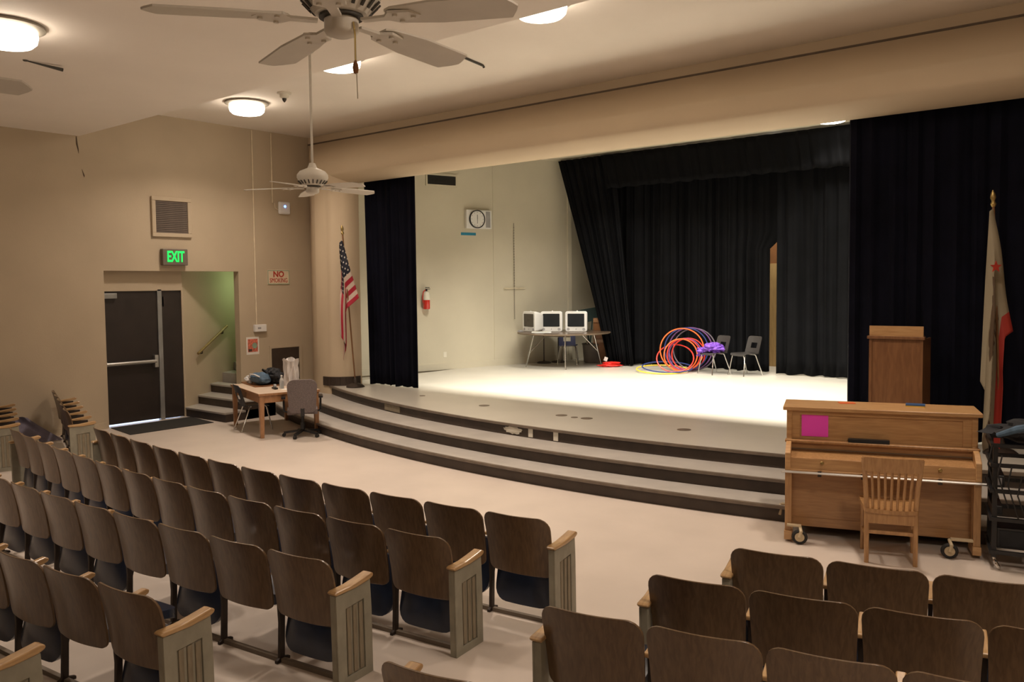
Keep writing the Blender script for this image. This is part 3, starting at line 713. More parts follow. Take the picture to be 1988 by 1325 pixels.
# stage wall things
SWA = math.atan2(4.14, 1.12)
def on_stage(name, label, cat, y, z):
    q = (y-11.3)/(17.05-11.3); x = -13.70+q*(13.70-12.14)
    return thing(name, label, cat, (x, y, z), SWA)
t = on_stage('air_vent', 'dark rectangular air vent high on the stage wall', 'vent', 13.55, 4.66)
MB().box(-.36, .36, -.01, 0, -.10, .10).build('backing', 'vent_black', t)
m = MB()
for p in ((-.40, .40, .10, .14), (-.40, .40, -.14, -.10), (-.40, -.36, -.10, .10), (.36, .40, -.10, .10)): m.box(p[0], p[1], -.03, 0, p[2], p[3])
m.build('frame', 'stage_wall_paint', t)
sl = MB().box(-.36, .36, -.022, -.010, -.006, .006).mesh('slat', 'vent_black')
for k in range(6): o = place(sl, 'slat', t); o.location = (0, 0, -.08+k*.032)
t = on_stage('wall_clock', 'white wall unit with a round clock and speaker grille', 'clock', 14.45, 3.83)
MB().box(-.34, .34, -.09, 0, -.21, .21).build('case', 'white_plastic', t, bevel=.006)
MB().box(.18, .30, -.096, -.088, -.18, .18).build('speaker_grille', 'grey_plastic', t)
disc(1, [(.205, 0), (.205, .05), (.19, .055), (.18, .03)], t, 'clock_rim', 'black_plastic', (-.07, -.085, 0))
fc = disc(1, [(.182, 0), (.182, .034)], t, 'clock_face', 'white_plastic', (-.07, -.09, 0))
MB().box(-.075, -.065, -.130, -.124, .0, .10).build('hand', 'black_plastic', t); MB().box(-.073, -.067, -.130, -.124, -.10, .02).build('hand', 'black_plastic', t)
for k in range(12):
    a = 2*PI*k/12; MB().box(-.07+.155*math.sin(a)-.006, -.07+.155*math.sin(a)+.006, -.127, -.124, .155*math.cos(a)-.012, .155*math.cos(a)+.012).build('hour_mark', 'grey_plastic', t)
t = on_stage('tape_strip', 'strip of blue tape on the stage wall under the clock', 'tape', 14.22, 3.50)
MB().box(-.20, .20, -.004, 0, -.032, .03).build('strip', 'blue_tape', t)
t = on_stage('fire_extinguisher', 'red and white fire extinguisher on the wall beside the front curtain', 'fire extinguisher', 13.09, 1.83)
MB().lathe([(.07, 0), (.078, .015), (.078, .20)], 18, (0, -.10, 0)).build('tank', 'red_gloss', t, smooth=True)
MB().lathe([(.079, .20), (.079, .30), (.06, .36), (.025, .39)], 18, (0, -.10, 0)).build('label_band', 'off_white', t, smooth=True)
MB().lathe([(.025, .39), (.025, .43)], 10, (0, -.10, 0)).box(-.02, .09, -.115, -.085, .43, .445).box(-.02, .08, -.11, -.09, .465, .48).build('valve', 'black_plastic', t)
MB().tube([(-.02, -.10, .42), (-.08, -.11, .38), (-.10, -.11, .25), (-.09, -.11, .14)], .012, 8).build('hose', 'red_paint', t, smooth=True)
MB().box(-.03, .03, -.03, 0, .05, .35).build('hanger', 'steel', t)
t = on_stage('wall_rope', 'dark knotted line with a crossbar hanging on the stage wall', 'rope', 15.42, 1.53)
MB().tube([(0, -.03, 0), (0, -.03, 2.25)], .006, 6).build('line', 'rope_dark', t)
kn = MB().lathe([(.005, -.018), (.013, 0), (.005, .018)], 8).mesh('knot', 'rope_dark', True)
for k in range(24): o = place(kn, 'knot', t); o.location = (0, -.03, .72+k*.062)
MB().cyl((-.30, -.035, .73), (.30, -.035, .73), .010, 8).build('crossbar', 'conduit', t)
t = on_stage('wall_outlet', 'small outlet plate low on the stage wall', 'outlet', 13.58, .80)
MB().box(-.04, .04, -.008, 0, -.06, .06).build('plate', 'off_white', t, bevel=.002)

# ------------------------------------------------------------------ flags
EX = Vector((.774, .634, 0)).normalized(); EN = Vector((.634, -.774, 0))   # across and towards the seats
def flag_stand(base, top, base_z, name, label, flip, cloth, K, finial):
    t = thing(name, label, 'flag', base)
    b = Vector((0, 0, 0)); tp = Vector(top)-Vector(base)
    MB().lathe([(.17, 0), (.17, .02), (.13, .05), (.05, .08), (.035, .16), (.022, .18)], 24).build('base', 'cast_iron', t, smooth=True)
    MB().tube([(0, 0, .1), tp], .0135, 10).build('pole', 'pole_wood', t, smooth=True)
    d = tp.normalized()
    m = MB(); m.tube([tp, tp+d*.03, tp+d*.06, tp+d*.10, tp+d*.14, tp+d*.18], [.018, .03, .016, .03, .022, .004], 10); m.build('finial', 'brass', t, smooth=True)
    def fn(u, v): return b+cloth(u, v)*1.0
    o = MB().grid(fn, 40, 52, uv=True).build('cloth', K, t, smooth=True)
    md = o.modifiers.new('thickness', 'SOLIDIFY'); md.thickness = .004; md.offset = 0
    return t
# national flag: hoist falls down the pole, fly hangs down on the left
ub = Vector((-12.224, 10.275, ZS)); ut = Vector((-12.336, 10.14, 3.30))
PXM = 15.95/1640
def us(u, v):
    s, t = u, v
    hx, hz = -.015+29*t, 110*t
    L = s*150; k = 7+22*t; dd = min(L, k); r = L-dd
    x = hx-.74*dd; z = hz+.67*dd+r
    g = min(1, max(0, (L-15)/60)); sag = min(1, r/60)
    x += sag*(-3*t+1)+g*4.0*math.sin(t*10.5+1.0)-3.5*s
    z -= sag*22*t
    dep = .05*math.cos(t*10.5+1.0)*(.3+g)+.03*math.sin(s*9+t*4)
    top = (ut-ub)
    return top+Vector((0,0,-.10))+EX*(x*PXM)+Vector((0, 0, -z*PXM))+EN*(dep+.035)
flag_stand(ub, ut, ZS, 'flag_stand', 'red and white striped flag with starry blue canton on a wooden pole', 1, us, 'flag_us', 'c')
cb = Vector((-1.66, 10.30, ZS)); ct = Vector((-1.765, 10.26, 3.12))
PXC = 12.25/1640
def ca(u, v):
    s, t = u, v
    L = s*250; hx, hz = 30*t, 175*t
    k = 6+8*t; dd = min(L, k); r = L-dd
    x = hx-.8*dd; z = hz+.6*dd+r
    g = min(1, max(0, (L-15)/90)); sag = min(1, r/70)
    x += sag*(-6*t)+g*6*math.sin(t*8+.5)-8*s; z -= sag*20*t
    dep = -.06*math.cos(t*8+.5)*(.3+g)
    return (ct-cb)+Vector((0,0,-.02))+EX*((x-3)*PXC)+Vector((0,0,-z*PXC))+EN*(dep+.05)
flag_stand(cb, ct, ZS, 'flag_stand', 'cream flag with red star and brown bear before the navy curtain', 1, ca, 'flag_state', 'c')
rs = Vector((ct.x, ct.y, 0))
def star5(r): return [(r*(1 if k % 2 == 0 else .42)*math.sin(PI*k/5), r*(1 if k % 2 == 0 else .42)*math.cos(PI*k/5)) for k in range(10)]
cflag = [o for o in COL.objects if o.name.startswith('flag_stand') and o.get('label', '').startswith('cream')][0]
so = MB().prism_xz(star5(.065), -.004, .004).build('star', 'red_paint', cflag)
so.location = (ct-cb)+Vector((0, 0, -.64))+EX*(-.035)+EN*.13; so.rotation_euler = (0, 0, math.atan2(EX.y, EX.x)); so['label'] = 'red five-pointed star'

# ------------------------------------------------------------------ piano group
PA = R_(18.5)
pn = thing('upright_piano', 'upright oak piano on a wheeled dolly in front of the steps', 'piano', (-2.88, 7.36, 0), PA)
side = [(.20, .10), (.70, .10), (.70, 1.165), (.26, 1.165), (.25, .90), (.12, .87), (.02, .81), (.0, .66), (.02, .64), (.20, .62)]
MB().prism_yz(side, 0, .045).build('side_panel', 'piano_oak', pn, bevel=.006); MB().prism_yz(side, 1.455, 1.50).build('side_panel', 'piano_oak', pn, bevel=.006)
MB().box(-.03, 1.53, .225, .735, 1.165, 1.20).build('lid', 'piano_oak', pn, bevel=.006)
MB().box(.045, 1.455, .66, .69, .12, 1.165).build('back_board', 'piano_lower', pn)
up = MB().box(.045, 1.455, .285, .30, .89, 1.165).build('upper_panel', 'piano_oak', pn)
m = MB().box(.045, .11, .268, .286, .90, 1.165).box(1.39, 1.455, .268, .286, .90, 1.165).box(.11, 1.39, .268, .286, 1.125, 1.165)
m.build('panel_frame', 'piano_oak', up)
MB().box(-.01, 1.51, .19, .285, .875, .898).build('music_ledge', 'chair_oak', pn, bevel=.005)
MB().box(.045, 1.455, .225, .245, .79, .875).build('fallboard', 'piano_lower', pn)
MB().box(.045, 1.455, .205, .226, .815, .822).build('fallboard_groove', 'trim_dark', pn)
MB().prism_yz([(.035, .768), (.225, .800), (.225, .775), (.05, .745)], .045, 1.455).build('key_lid', 'chair_oak', pn, bevel=.004)
ks = MB().box(.045, 1.455, .03, .05, .665, .765).build('key_slip', 'piano_oak', pn)
for x in (.30, 1.20):
    disc(1, [(.009, 0), (.009, .012), (.016, .018), (.012, .026)], ks, 'knob', 'brass', (x, .03, .735), 12)
MB().box(.02, 1.48, .02, .26, .625, .665).build('key_bed', 'piano_oak', pn, bevel=.004)
cr = MB().tube([(-.03, -.008, .645), (1.53, -.008, .645)], .011, 8).build('front_rail', 'steel', pn, smooth=True)
for x in (.28, .62, 1.20): MB().box(x-.015, x+.015, -.012, .03, .615, .66).build('rail_clip', 'cast_iron', cr)
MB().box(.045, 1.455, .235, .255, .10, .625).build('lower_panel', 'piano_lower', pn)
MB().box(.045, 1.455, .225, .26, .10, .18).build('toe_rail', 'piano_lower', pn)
for x in (0, 1.445):
    MB().hexa([(x, .03, .10), (x+.055, .03, .10), (x+.055, .09, .10), (x, .09, .10)], [(x, .02, .63), (x+.055, .02, .63), (x+.055, .10, .63), (x, .10, .63)]).build('leg', 'chair_oak', pn, bevel=.004)
    MB().box(x-.005, x+.06, .01, .26, .03 if x else .02, .10).build('toe_block', 'piano_oak', pn, bevel=.004)
def caster(x, y, r=.066, parent=pn, bx=None):
    b0 = bx if bx is not None else x
    br = MB().bar((b0, y+.03, .160), (x+.01, y+.03, .160), .05, .016).tube([(x, y+.03, .155), (x+.012, y-.024, .12), (x, y-.030, r)], .014, 8).build('caster_bracket', 'caster_cream', parent, smooth=True)
    MB().torus((x, y, r), r*.74, r*.26, Matrix.Rotation(R_(90), 3, 'X'), 24, 8).build('tire', 'black_rubber', br, smooth=True)
    MB().cyl((x, y-.018, r), (x, y+.018, r), r*.60, 18).build('hub', 'caster_cream', br, smooth=True)
caster(.125, -.03, bx=.02); caster(1.27, -.04, bx=1.44); caster(-.075, .70, bx=.02); caster(1.58, .70, bx=1.48)
def on_piano(x, y, z): 
    p = Matrix.Rotation(PA, 3, 'Z') @ Vector((x, y, z)); return Vector((-2.88, 7.36, 0))+p
t = thing('paper_sheet', 'square hot pink paper taped to the piano front', 'paper', on_piano(.245, .284, 1.025), PA)
MB().box(-.115, .115, -.003, 0, -.10, .10).build('sheet', 'pink_paper', t)
t = thing('paper_scrap', 'orange slip of paper lying on the piano lid', 'paper', on_piano(.52, .60, 1.20), PA+.2)
MB().box(-.07, .07, -.05, .05, .0005, .006).build('sheet', 'orange_paper', t)
t = thing('book', 'blue and yellow book lying on the piano lid', 'book', on_piano(1.10, .55, 1.20), PA-.1)
MB().box(-.08, .08, -.06, .06, .0005, .010).build('lower_cover', 'book_yellow', t); MB().box(-.08, .08, -.055, .055, .010, .022).build('upper_cover', 'book_blue', t)
t = thing('music_book', 'thin black book standing on the piano ledge behind the chair', 'book', on_piano(.70, .235, .8985), PA)
MB().box(-.17, .17, -.03, .03, 0, .032).build('cover', 'black_plastic', t); MB().box(-.165, .165, -.032, .025, .004, .028).build('pages', 'dark_cloth', t)

for ch_ in [pn]: ch_.scale = (1.045, 1, 1)
wc = thing('wooden_chair', 'oak slat-back chair drawn up to the piano', 'chair', on_piano(.855, -.36, 0), PA+R_(1))
hw = .185
for s in (-1, 1):
    MB().tube([(s*hw, 0, 0), (s*hw, .015, .43), (s*(hw+.012), -.02, .66), (s*(hw+.035), -.075, .90)], [.019, .021, .020, .017], 8).build('leg', 'chair_oak', wc, smooth=True)
    MB().tube([(s*(hw+.015), .38, 0), (s*(hw+.01), .37, .43)], [.017, .022], 8).build('leg', 'chair_oak', wc, smooth=True)
    MB().cyl((s*hw, .01, .20), (s*(hw+.012), .375, .20), .011, 8).build('stretcher', 'chair_oak', wc, smooth=True)
MB().slab(corner_rows(-.02, .42, .205, .235, .03, .05, 4, 4), 8, lambda x, y: .465-.012*(1-(x/.22)**2), .032, axis='y').build('seat', 'chair_oak', wc, smooth=True)
MB().slab([(.785, hw+.018), (.80, hw+.03), (.88, hw+.045), (.905, hw+.045)], 10, lambda x, z: -.045-.13*(z-.785)-.03*(1-(x/.22)**2), .022).build('top_rail', 'chair_oak', wc, smooth=True)
MB().box(-hw, hw, -.005, .02, .335, .435).build('back_rail', 'chair_oak', wc, bevel=.004)
MB().box(-hw, hw, .002, .022, .245, .275).build('stretcher', 'chair_oak', wc, bevel=.004)
MB().box(-hw, hw, .36, .385, .36, .435).build('front_rail', 'chair_oak', wc, bevel=.004)
for k in range(7):
    x = -.138+.046*k
    MB().tube([(x, .012, .43), (x*1.04, -.014, .60), (x*1.13, -.062, .80)], [.0105, .0115, .0105], 6).build('slat', 'chair_oak', wc)

# lectern on the stage behind the piano
lt = thing('lectern', 'reddish oak lectern standing on the stage behind the piano', 'lectern', (-2.70, 10.18, ZS), R_(3))
MB().box(-.285, .285, -.02, .0, 0, 1.22).build('front_panel', 'lectern_oak', lt)
MB().box(-.285, -.265, 0, .42, 0, 1.22).build('side_panel', 'lectern_oak', lt); MB().box(.265, .285, 0, .42, 0, 1.22).build('side_panel', 'lectern_oak', lt)
for x in (-.285, .255): MB().box(x, x+.03, -.03, -.02, 0, 1.22).build('corner_trim', 'lectern_oak', lt)
MB().box(-.305, .305, -.05, .02, 1.215, 1.25).build('ledge', 'lectern_oak', lt, bevel=.006)
MB().hexa([(-.285, -.02, 1.25), (.285, -.02, 1.25), (.285, 0, 1.25), (-.285, 0, 1.25)], [(-.285, -.02, 1.365), (.285, -.02, 1.365), (.285, 0, 1.365), (-.285, 0, 1.365)]).build('top_panel', 'piano_oak', lt)
MB().prism_yz([(0, 1.25), (.42, 1.12), (.42, 1.145), (0, 1.275)], -.285, .285).build('reading_desk', 'lectern_oak', lt)

# open equipment cart at the right edge
rk = thing('equipment_cart', 'open black equipment cart with cables at the right edge', 'cart', (-1.30, 7.64, 0), R_(14))
for x in (.02, .34, .74):
    for y in (.02, .46): MB().box(x, x+.035, y, y+.035, .10, 1.02).build('post', 'black_plastic', rk)
for z in (.13, .40, .63, .84, 1.0):
    sh = MB().box(0, .80, 0, .025, z, z+.03).build('shelf_rail', 'black_plastic', rk); MB().box(0, .80, .475, .50, z, z+.03).build('shelf_rail', 'black_plastic', rk)
    for x in (.0, .34, .775): MB().box(x, x+.025, .025, .475, z, z+.03).build('shelf_bar', 'black_plastic', rk)
for i, (x, z, w_, h_) in enumerate(((.06, .16, .22, .17), (.40, .16, .30, .20), (.04, .66, .07, .10), (.40, .43, .30, .08), (.02, .43, .08, .08))):
    q = thing('amplifier', ('tall', 'wide', 'slim', 'flat', 'small')[i]+' black sound device on the '+('lowest', 'lowest', 'third', 'second', 'second')[i]+' cart shelf', 'amplifier', (-1.30, 7.64, 0), R_(14))
    MB().box(x, x+w_, .08, .44, z+.001, z+h_).build('case', 'black_plastic', q, bevel=.006)
    MB().box(x+.02, x+w_-.02, .074, .081, z+.02, z+h_-.02).build('face_plate', 'grey_plastic' if i == 2 else 'dark_cloth', q)
rnd = random.Random(5)
for k in range(5):
    x0 = .01+.07*k; z0 = 1.02-.08*k
    MB().tube([(x0, -.01, z0), (x0-.03, -.04, z0-.15), (x0+.03*rnd.random(), -.03, z0-.33), (x0+.05, -.02, z0-.42)], .006, 6).build('cable', 'black_rubber', rk, smooth=True)
for x, y in ((.04, .04), (.36, .02), (.76, .04), (.04, .48), (.76, .48)):
    b = MB().tube([(x, y, .13), (x, y, .09), (x+.02, y-.02, .05)], .012, 8).build('caster_fork', 'chrome', rk, smooth=True)
    MB().torus((x+.02, y-.02, .045), .032, .013, Matrix.Rotation(R_(60), 3, 'Y'), 18, 8).build('wheel', 'chrome', b, smooth=True)
cl = thing('cloth_bag', 'dark slate cloth bag slumped on top of the black cart', 'bag', (-1.30, 7.64, 1.031), R_(14))
MB().blob((.34, .22, .075), (.34, .22, .08), 4, .45, 2.6, 28, 16).build('bag', 'dark_cloth', cl, smooth=True)
MB().tube([(.05, .05, .06), (.18, -.03, .13), (.34, -.02, .17), (.48, .04, .19)], [.02, .03, .03, .02], 8).build('strap', 'denim', cl, smooth=True)

# ------------------------------------------------------------------ desk corner
DU = Vector((-.953, .303, 0)); DV = Vector((.303, .953, 0)); DF = Vector((-11.25, 7.54, 0)); DA = math.atan2(-DU.y, -DU.x)
dk = thing('wooden_desk', 'wooden desk with pale top by the stair and steps', 'desk', DF, DA)      # local x runs back to the front corner
DL, DD = 1.62, .98
MB().box(-DL, 0, 0, DD, .67, .70).build('desk_top', 'desk_laminate', dk, bevel=.004)
MB().box(-DL-.005, .005, -.006, 0, .665, .698).box(0, .006, 0, DD, .665, .698).build('edge_band', 'desk_wood', dk)
for x, y in ((-.09, .01), (-DL+.01, .01), (-.09, DD-.09), (-DL+.01, DD-.09)):
    MB().hexa([(x+.012, y+.012, 0), (x+.068, y+.012, 0), (x+.068, y+.068, 0), (x+.012, y+.068, 0)], [(x, y, .67), (x+.08, y, .67), (x+.08, y+.08, .67), (x, y+.08, .67)]).build('leg', 'desk_wood', dk, bevel=.004)
MB().box(-DL+.08, -.08, .02, .045, .55, .67).box(-DL+.08, -.08, DD-.045, DD-.02, .55, .67).box(-.045, -.02, .08, DD-.08, .55, .67).box(-DL+.02, -DL+.045, .08, DD-.08, .55, .67).build('apron', 'desk_wood', dk)
def on_desk(u, v, z=.70): return DF-Vector((math.cos(DA), math.sin(DA), 0))*u+Vector((-math.sin(DA), math.cos(DA), 0))*v+Vector((0, 0, z))
t = thing('wood_board', 'thin brown board lying along the back edge of the desk', 'board', on_desk(1.30, .42), DA)
MB().box(-.42, .40, -.22, .22, .0005, .018).build('board', 'brown_wood', t, bevel=.004)
t = thing('sports_bag', 'blue and white bag lying on the desk', 'bag', on_desk(1.12, .36, .719), DA+.1)
MB().blob((0, 0, .105), (.26, .14, .105), 2, .2, 2, 24, 14).build('body', 'denim', t, smooth=True)
MB().tube([(-.22, -.09, .02), (-.20, -.12, .11), (-.08, -.145, .175), (.10, -.14, .18), (.21, -.10, .15)], .012, 8).build('piping', 'white_cloth', t, smooth=True)
MB().tube([(-.235, -.08, .01), (-.22, -.09, .11)], .03, 8).build('end_band', 'white_cloth', t, smooth=True)
t = thing('jacket_heap', 'heap of dark clothes piled behind the blue bag', 'clothes', on_desk(1.22, .60, .719), DA)
MB().blob((-.16, 0, .12), (.18, .13, .12), 5, .6, 2.4, 26, 16).blob((.14, .0, .12), (.20, .12, .12), 8, .6, 2.4, 26, 16).build('cloth', 'dark_cloth', t, smooth=True)
t = thing('white_towel', 'small white cloth at the left corner of the desk', 'cloth', on_desk(1.50, .30, .719), DA)
MB().blob((0, 0, .06), (.10, .09, .06), 9, .4, 2.5).build('cloth', 'white_cloth', t, smooth=True)
t = thing('plastic_bag', 'tall white plastic bag standing on the desk by the wall', 'bag', on_desk(.80, .78, .7005), DA)
def bagfn(u, v):
    a = 2*PI*u; r = .15*(1-.12*v)+.018*math.sin(7*a+4*v)+.012*math.sin(13*a-6*v); fl = .03*max(0, v-.8)*5
    return ((r+fl)*1.25*math.cos(a), (r+fl)*.72*math.sin(a), .44*v+.025*math.sin(3*a)*v*v)
MB().grid(bagfn, 48, 14).build('film', 'bag_film', t, smooth=True)
MB().blob((0, 0, .16), (.145, .08, .15), 12, .3, 2).build('contents', 'off_white', t, smooth=True)
t = thing('water_bottle', 'clear water bottle standing on the desk', 'bottle', on_desk(.50, .52, .7005), DA)
MB().lathe([(.034, 0), (.037, .01), (.037, .12), (.03, .15), (.014, .18), (.014, .195)], 18).build('bottle', 'water_clear', t, smooth=True); MB().lathe([(.016, .195), (.016, .215), (.012, .217)], 14).build('cap', 'white_plastic', t)
t = thing('tape_dispenser', 'small black tape dispenser beside the water bottle', 'dispenser', on_desk(.48, .40, .7005), DA)
MB().box(-.08, .08, -.03, .03, 0, .03).build('base', 'black_plastic', t, bevel=.008)
MB().cyl((0, -.018, .05), (0, .018, .05), .03, 16).build('roll', 'grey_plastic', t, smooth=True)
t = thing('red_mug', 'dark red mug on the desk in front of the wall panel', 'mug', on_desk(.50, .78, .7005), DA)
MB().lathe([(.04, 0), (.045, .01), (.045, .10), (.040, .10), (.038, .02)], 18).build('cup', 'red_paint', t, smooth=True); MB().tube([(.045, 0, .08), (.075, 0, .07), (.075, 0, .035), (.045, 0, .025)], .007, 8).build('handle', 'black_plastic', t, smooth=True)
t = thing('paper_sheet', 'white paper sheet lying on the desk top', 'paper', on_desk(.34, .62, .7005), DA+.4)
MB().box(-.10, .10, -.14, .14, 0, .003).build('sheet', 'paper_white', t)

# office chair, seen from behind
OA = math.atan2(.59, -.81)-PI/2
oc = thing('office_chair', 'grey-brown office swivel chair with its back turned', 'chair', (-10.92, 8.10, 0), OA)     # local +y is the way it faces
for k in range(5):
    a = 2*PI*k/5+.5; c, s = math.cos(a), math.sin(a)
    b = MB().bar((0, 0, .10), (c*.29, s*.29, .065), .045, .03).build('base_arm', 'black_plastic', oc)
    MB().cyl((c*.29-.02*s, s*.29+.02*c, .028), (c*.29+.02*s, s*.29-.02*c, .028), .028, 14).build('caster', 'black_rubber', b, smooth=True)
MB().lathe([(.035, .08), (.035, .22), (.022, .22), (.022, .36)], 16).build('column', 'black_plastic', oc, smooth=True)
MB().slab(corner_rows(-.18, .28, .23, .235, .08, .08, 4, 5), 8, lambda x, y: .45-.015*(x/.23)**2, .075, axis='y').build('seat', 'office_fabric', oc, smooth=True)
MB().slab(corner_rows(.40, .92, .20, .235, .06, .12, 6, 6), 10, lambda x, z: -.17-.06*(z-.4)/.5+.05*(x/.24)**2, .075).build('backrest', 'office_fabric', oc, smooth=True)
MB().bar((0, -.02, .34), (0, -.24, .36), .06, .02).bar((0, -.24, .35), (0, -.245, .55), .06, .02).build('back_support', 'black_plastic', oc)
for s in (-1, 1):
    MB().tube([(s*.20, .06, .37), (s*.28, .06, .40), (s*.285, .10, .60)], .016, 8).build('arm_post', 'black_plastic', oc, smooth=True)
    MB().slab(corner_rows(-.10, .18, .032, .032, .03, .03, 3, 4), 4, lambda x, y: .635, .03, axis='y').build('arm_pad', 'black_plastic', oc, smooth=True).location = (s*.285, .02, 0)
MB().box(-.10, .08, -.02, .16, .452, .458).build('seat_patch', 'paper_white', oc)['label'] = 'pale patch on the seat'  # thin pale patch on the seat

def shell_chair(name, label, loc, rz, mat_, h=.78, seat_h=.44, group=None):
    """moulded stacking chair with bent steel legs; faces local -y"""
    t = thing(name, label, 'chair', loc, rz, group); sw = .215
    MB().slab(corner_rows(-.21, .20, sw+.005, sw-.015, .05, .03, 5, 4), 10, lambda x, y: seat_h-.012*(1-(x/sw)**2)-(.03*((-.15-y)/.06)**2 if y < -.15 else 0), .014, axis='y').build('seat', mat_, t, smooth=True)
    # back shell: frame around an open hand hole
    m = MB(); yb = lambda x, z: .20+.10*(z-seat_h)/(h-seat_h)-.03*(x/sw)**2
    z0, z1 = seat_h-.005, h; hz0, hz1 = seat_h+.09, seat_h+.20
    for (xa, xb, za, zb) in ((-sw+.02, -.085, z0, hz1), (.085, sw-.02, z0, hz1), (-.085, .085, z0, hz0)):
        n_ = 4
        for i in range(n_):
            for j in range(n_):
                x0, x1 = xa+(xb-xa)*i/n_, xa+(xb-xa)*(i+1)/n_; u0, u1 = za+(zb-za)*j/n_, za+(zb-za)*(j+1)/n_
                q = [(x0, yb(x0, u0), u0), (x1, yb(x1, u0), u0), (x1, yb(x1, u1), u1), (x0, yb(x0, u1), u1)]
                m.hexa(q, [(a, b+.012, c) for a, b, c in q])
    m.slab(corner_rows(hz1, z1, sw-.02, sw-.025, .002, .05, 4, 5), 10, lambda x, z: yb(x, z)+.012, .012)
    m.build('backrest', mat_, t, smooth=True)
    for s in (-1, 1):
        MB().tube([(s*.225, -.23, 0), (s*.185, -.16, seat_h-.045), (s*.16, -.14, seat_h-.02)], .0115, 8).build('leg', 'chrome', t, smooth=True)
        MB().tube([(s*.225, .27, 0), (s*.185, .12, seat_h-.045), (s*.16, .10, seat_h-.02)], .0115, 8).build('leg', 'chrome', t, smooth=True)
    MB().tube([(-.175, -.14, seat_h-.03), (.175, -.14, seat_h-.03)], .010, 8).tube([(-.175, .10, seat_h-.03), (.175, .10, seat_h-.03)], .010, 8).build('cross_bar', 'chrome', t, smooth=True)
    return t
shell_chair('stacking_chair', 'black plastic chair with steel legs at the left of the desk', (-12.12, 8.02, 0), DA+PI, 'black_plastic', .76, .43)

mt = tag(MB().prism_xy([(-14.18, 6.62), (-13.27, 6.50), (-13.28, 7.98), (-14.20, 8.08)], .0005, .010).build('door_mat', 'black_mat'), 'dark rubber mat lying before the brown doors', 'mat')

# ------------------------------------------------------------------ stage furniture
TZ = ZS+.785
tb = thing('round_table', 'round folding table with brown top holding three computers', 'table', (-11.34, 15.70, ZS))
MB().lathe([(1.04, .755), (1.06, .76), (1.06, .783), (1.05, .785)], 56).build('table_top', 'table_laminate', tb, smooth=True)
MB().lathe([(1.061, .757), (1.066, .762), (1.066, .780), (1.061, .784)], 56).build('edge_band', 'trim_dark', tb, smooth=True)
for a in (232, 308, 52, 128):
    c, s = math.cos(R_(a+0)), math.sin(R_(a+0))
    MB().tube([(c*.90, s*.90, 0), (c*.72, s*.72, .73)], .015, 8).build('leg', 'chrome', tb, smooth=True)
    MB().tube([(c*.83, s*.83, .30), (c*.40, s*.40, .74)], .008, 6).build('brace', 'chrome', tb, smooth=True)
MB().box(-.5, .5, -.5, -.46, .70, .755).box(-.5, .5, .46, .5, .70, .755).build('apron', 'trim_dark', tb)
def computer(loc, rz, label, screen):
    t = thing('desktop_computer', label, 'computer', loc, rz, 'white computers on the round table')
    def ring(hw, z0, z1, y, r=.05, n=6):
        pts = []
        for cx_, cz_, a0 in ((hw-r, z1-r, 0), (-hw+r, z1-r, 90), (-hw+r, z0+r, 180), (hw-r, z0+r, 270)):
            for k in range(n+1):
                a = R_(a0+90*k/n); pts.append((cx_+r*math.cos(a), y, cz_+r*math.sin(a)))
        return pts
    m = MB(); rings = [ring(.222, .012, .425, -.012), ring(.232, .0, .435, .0), ring(.232, .0, .435, .06), ring(.20, .03, .40, .22), ring(.12, .06, .30, .36, .04), ring(.08, .09, .24, .40, .03)]
    n_ = len(rings[0]); vs = [p for r in rings for p in r]
    fs = [(i*n_+k, i*n_+(k+1) % n_, (i+1)*n_+(k+1) % n_, (i+1)*n_+k) for i in range(len(rings)-1) for k in range(n_)]+[tuple(range(n_)), tuple(range((len(rings)-1)*n_, len(rings)*n_))]
    m.add(vs, fs).build('body', 'white_plastic', t, smooth=True)
    MB().slab(corner_rows(.11, .385, .178, .178, .012, .012, 2, 3), 6, lambda x, z: -.010, .008).build('screen', screen, t)
    for x in (-.165, .165): disc(1, [(.03, 0), (.03, .004)], t, 'speaker', 'grey_plastic', (x, -.012, .055), 18)
    lg = disc(1, [(.010, 0), (.010, .004)], t, 'logo', 'grey_plastic', (0, -.012, .055), 12)
    MB().box(-.004, .010, -.016, -.012, .067, .073).build('logo_leaf', 'grey_plastic', t)
    MB().lathe([(.018, .425), (.016, .445), (.004, .452)], 12, (.02, .03, 0)).build('top_knob', 'white_plastic', t, smooth=True)
    t.scale = (1.1, 1.0, 1.08)
    return t
VA = math.atan2(-.633, .772)   # facing the seats
FC = math.atan2(.634, .774)
computer((-11.62, 15.60, TZ), FC-.25, 'middle white computer on the round table', 'screen_dark')
computer((-11.11, 15.86, TZ), FC-.30, 'right-hand white computer on the round table', 'screen_dark')
computer((-12.05, 15.32, TZ), FC-1.0, 'white computer at left turned sideways on the round table', 'screen_brown')
kb = thing('keyboard', 'white keyboard lying in front of the computers', 'keyboard', (-11.58, 15.17, TZ), FC-.1)
MB().box(-.225, .225, -.075, .075, .0005, .018).build('case', 'white_plastic', kb, bevel=.006)
for j in range(4): MB().box(-.21, .21, -.06+.032*j, -.036+.032*j, .018, .024).build('key_row', 'off_white', kb)
ms = thing('cable_coil', 'small coiled cable on the left rim of the table', 'cable', (-12.24, 15.22, TZ))
MB().torus((0, 0, .012), .07, .010, None, 24, 6).torus((.01, .01, .03), .055, .009, None, 24, 6).build('coil', 'grey_plastic', ms, smooth=True)
shell_chair('stacking_chair', 'blue plastic chair tucked behind the round table', (-11.55, 16.15, ZS), FC+PI*.95, 'blue_plastic', .76, .46)
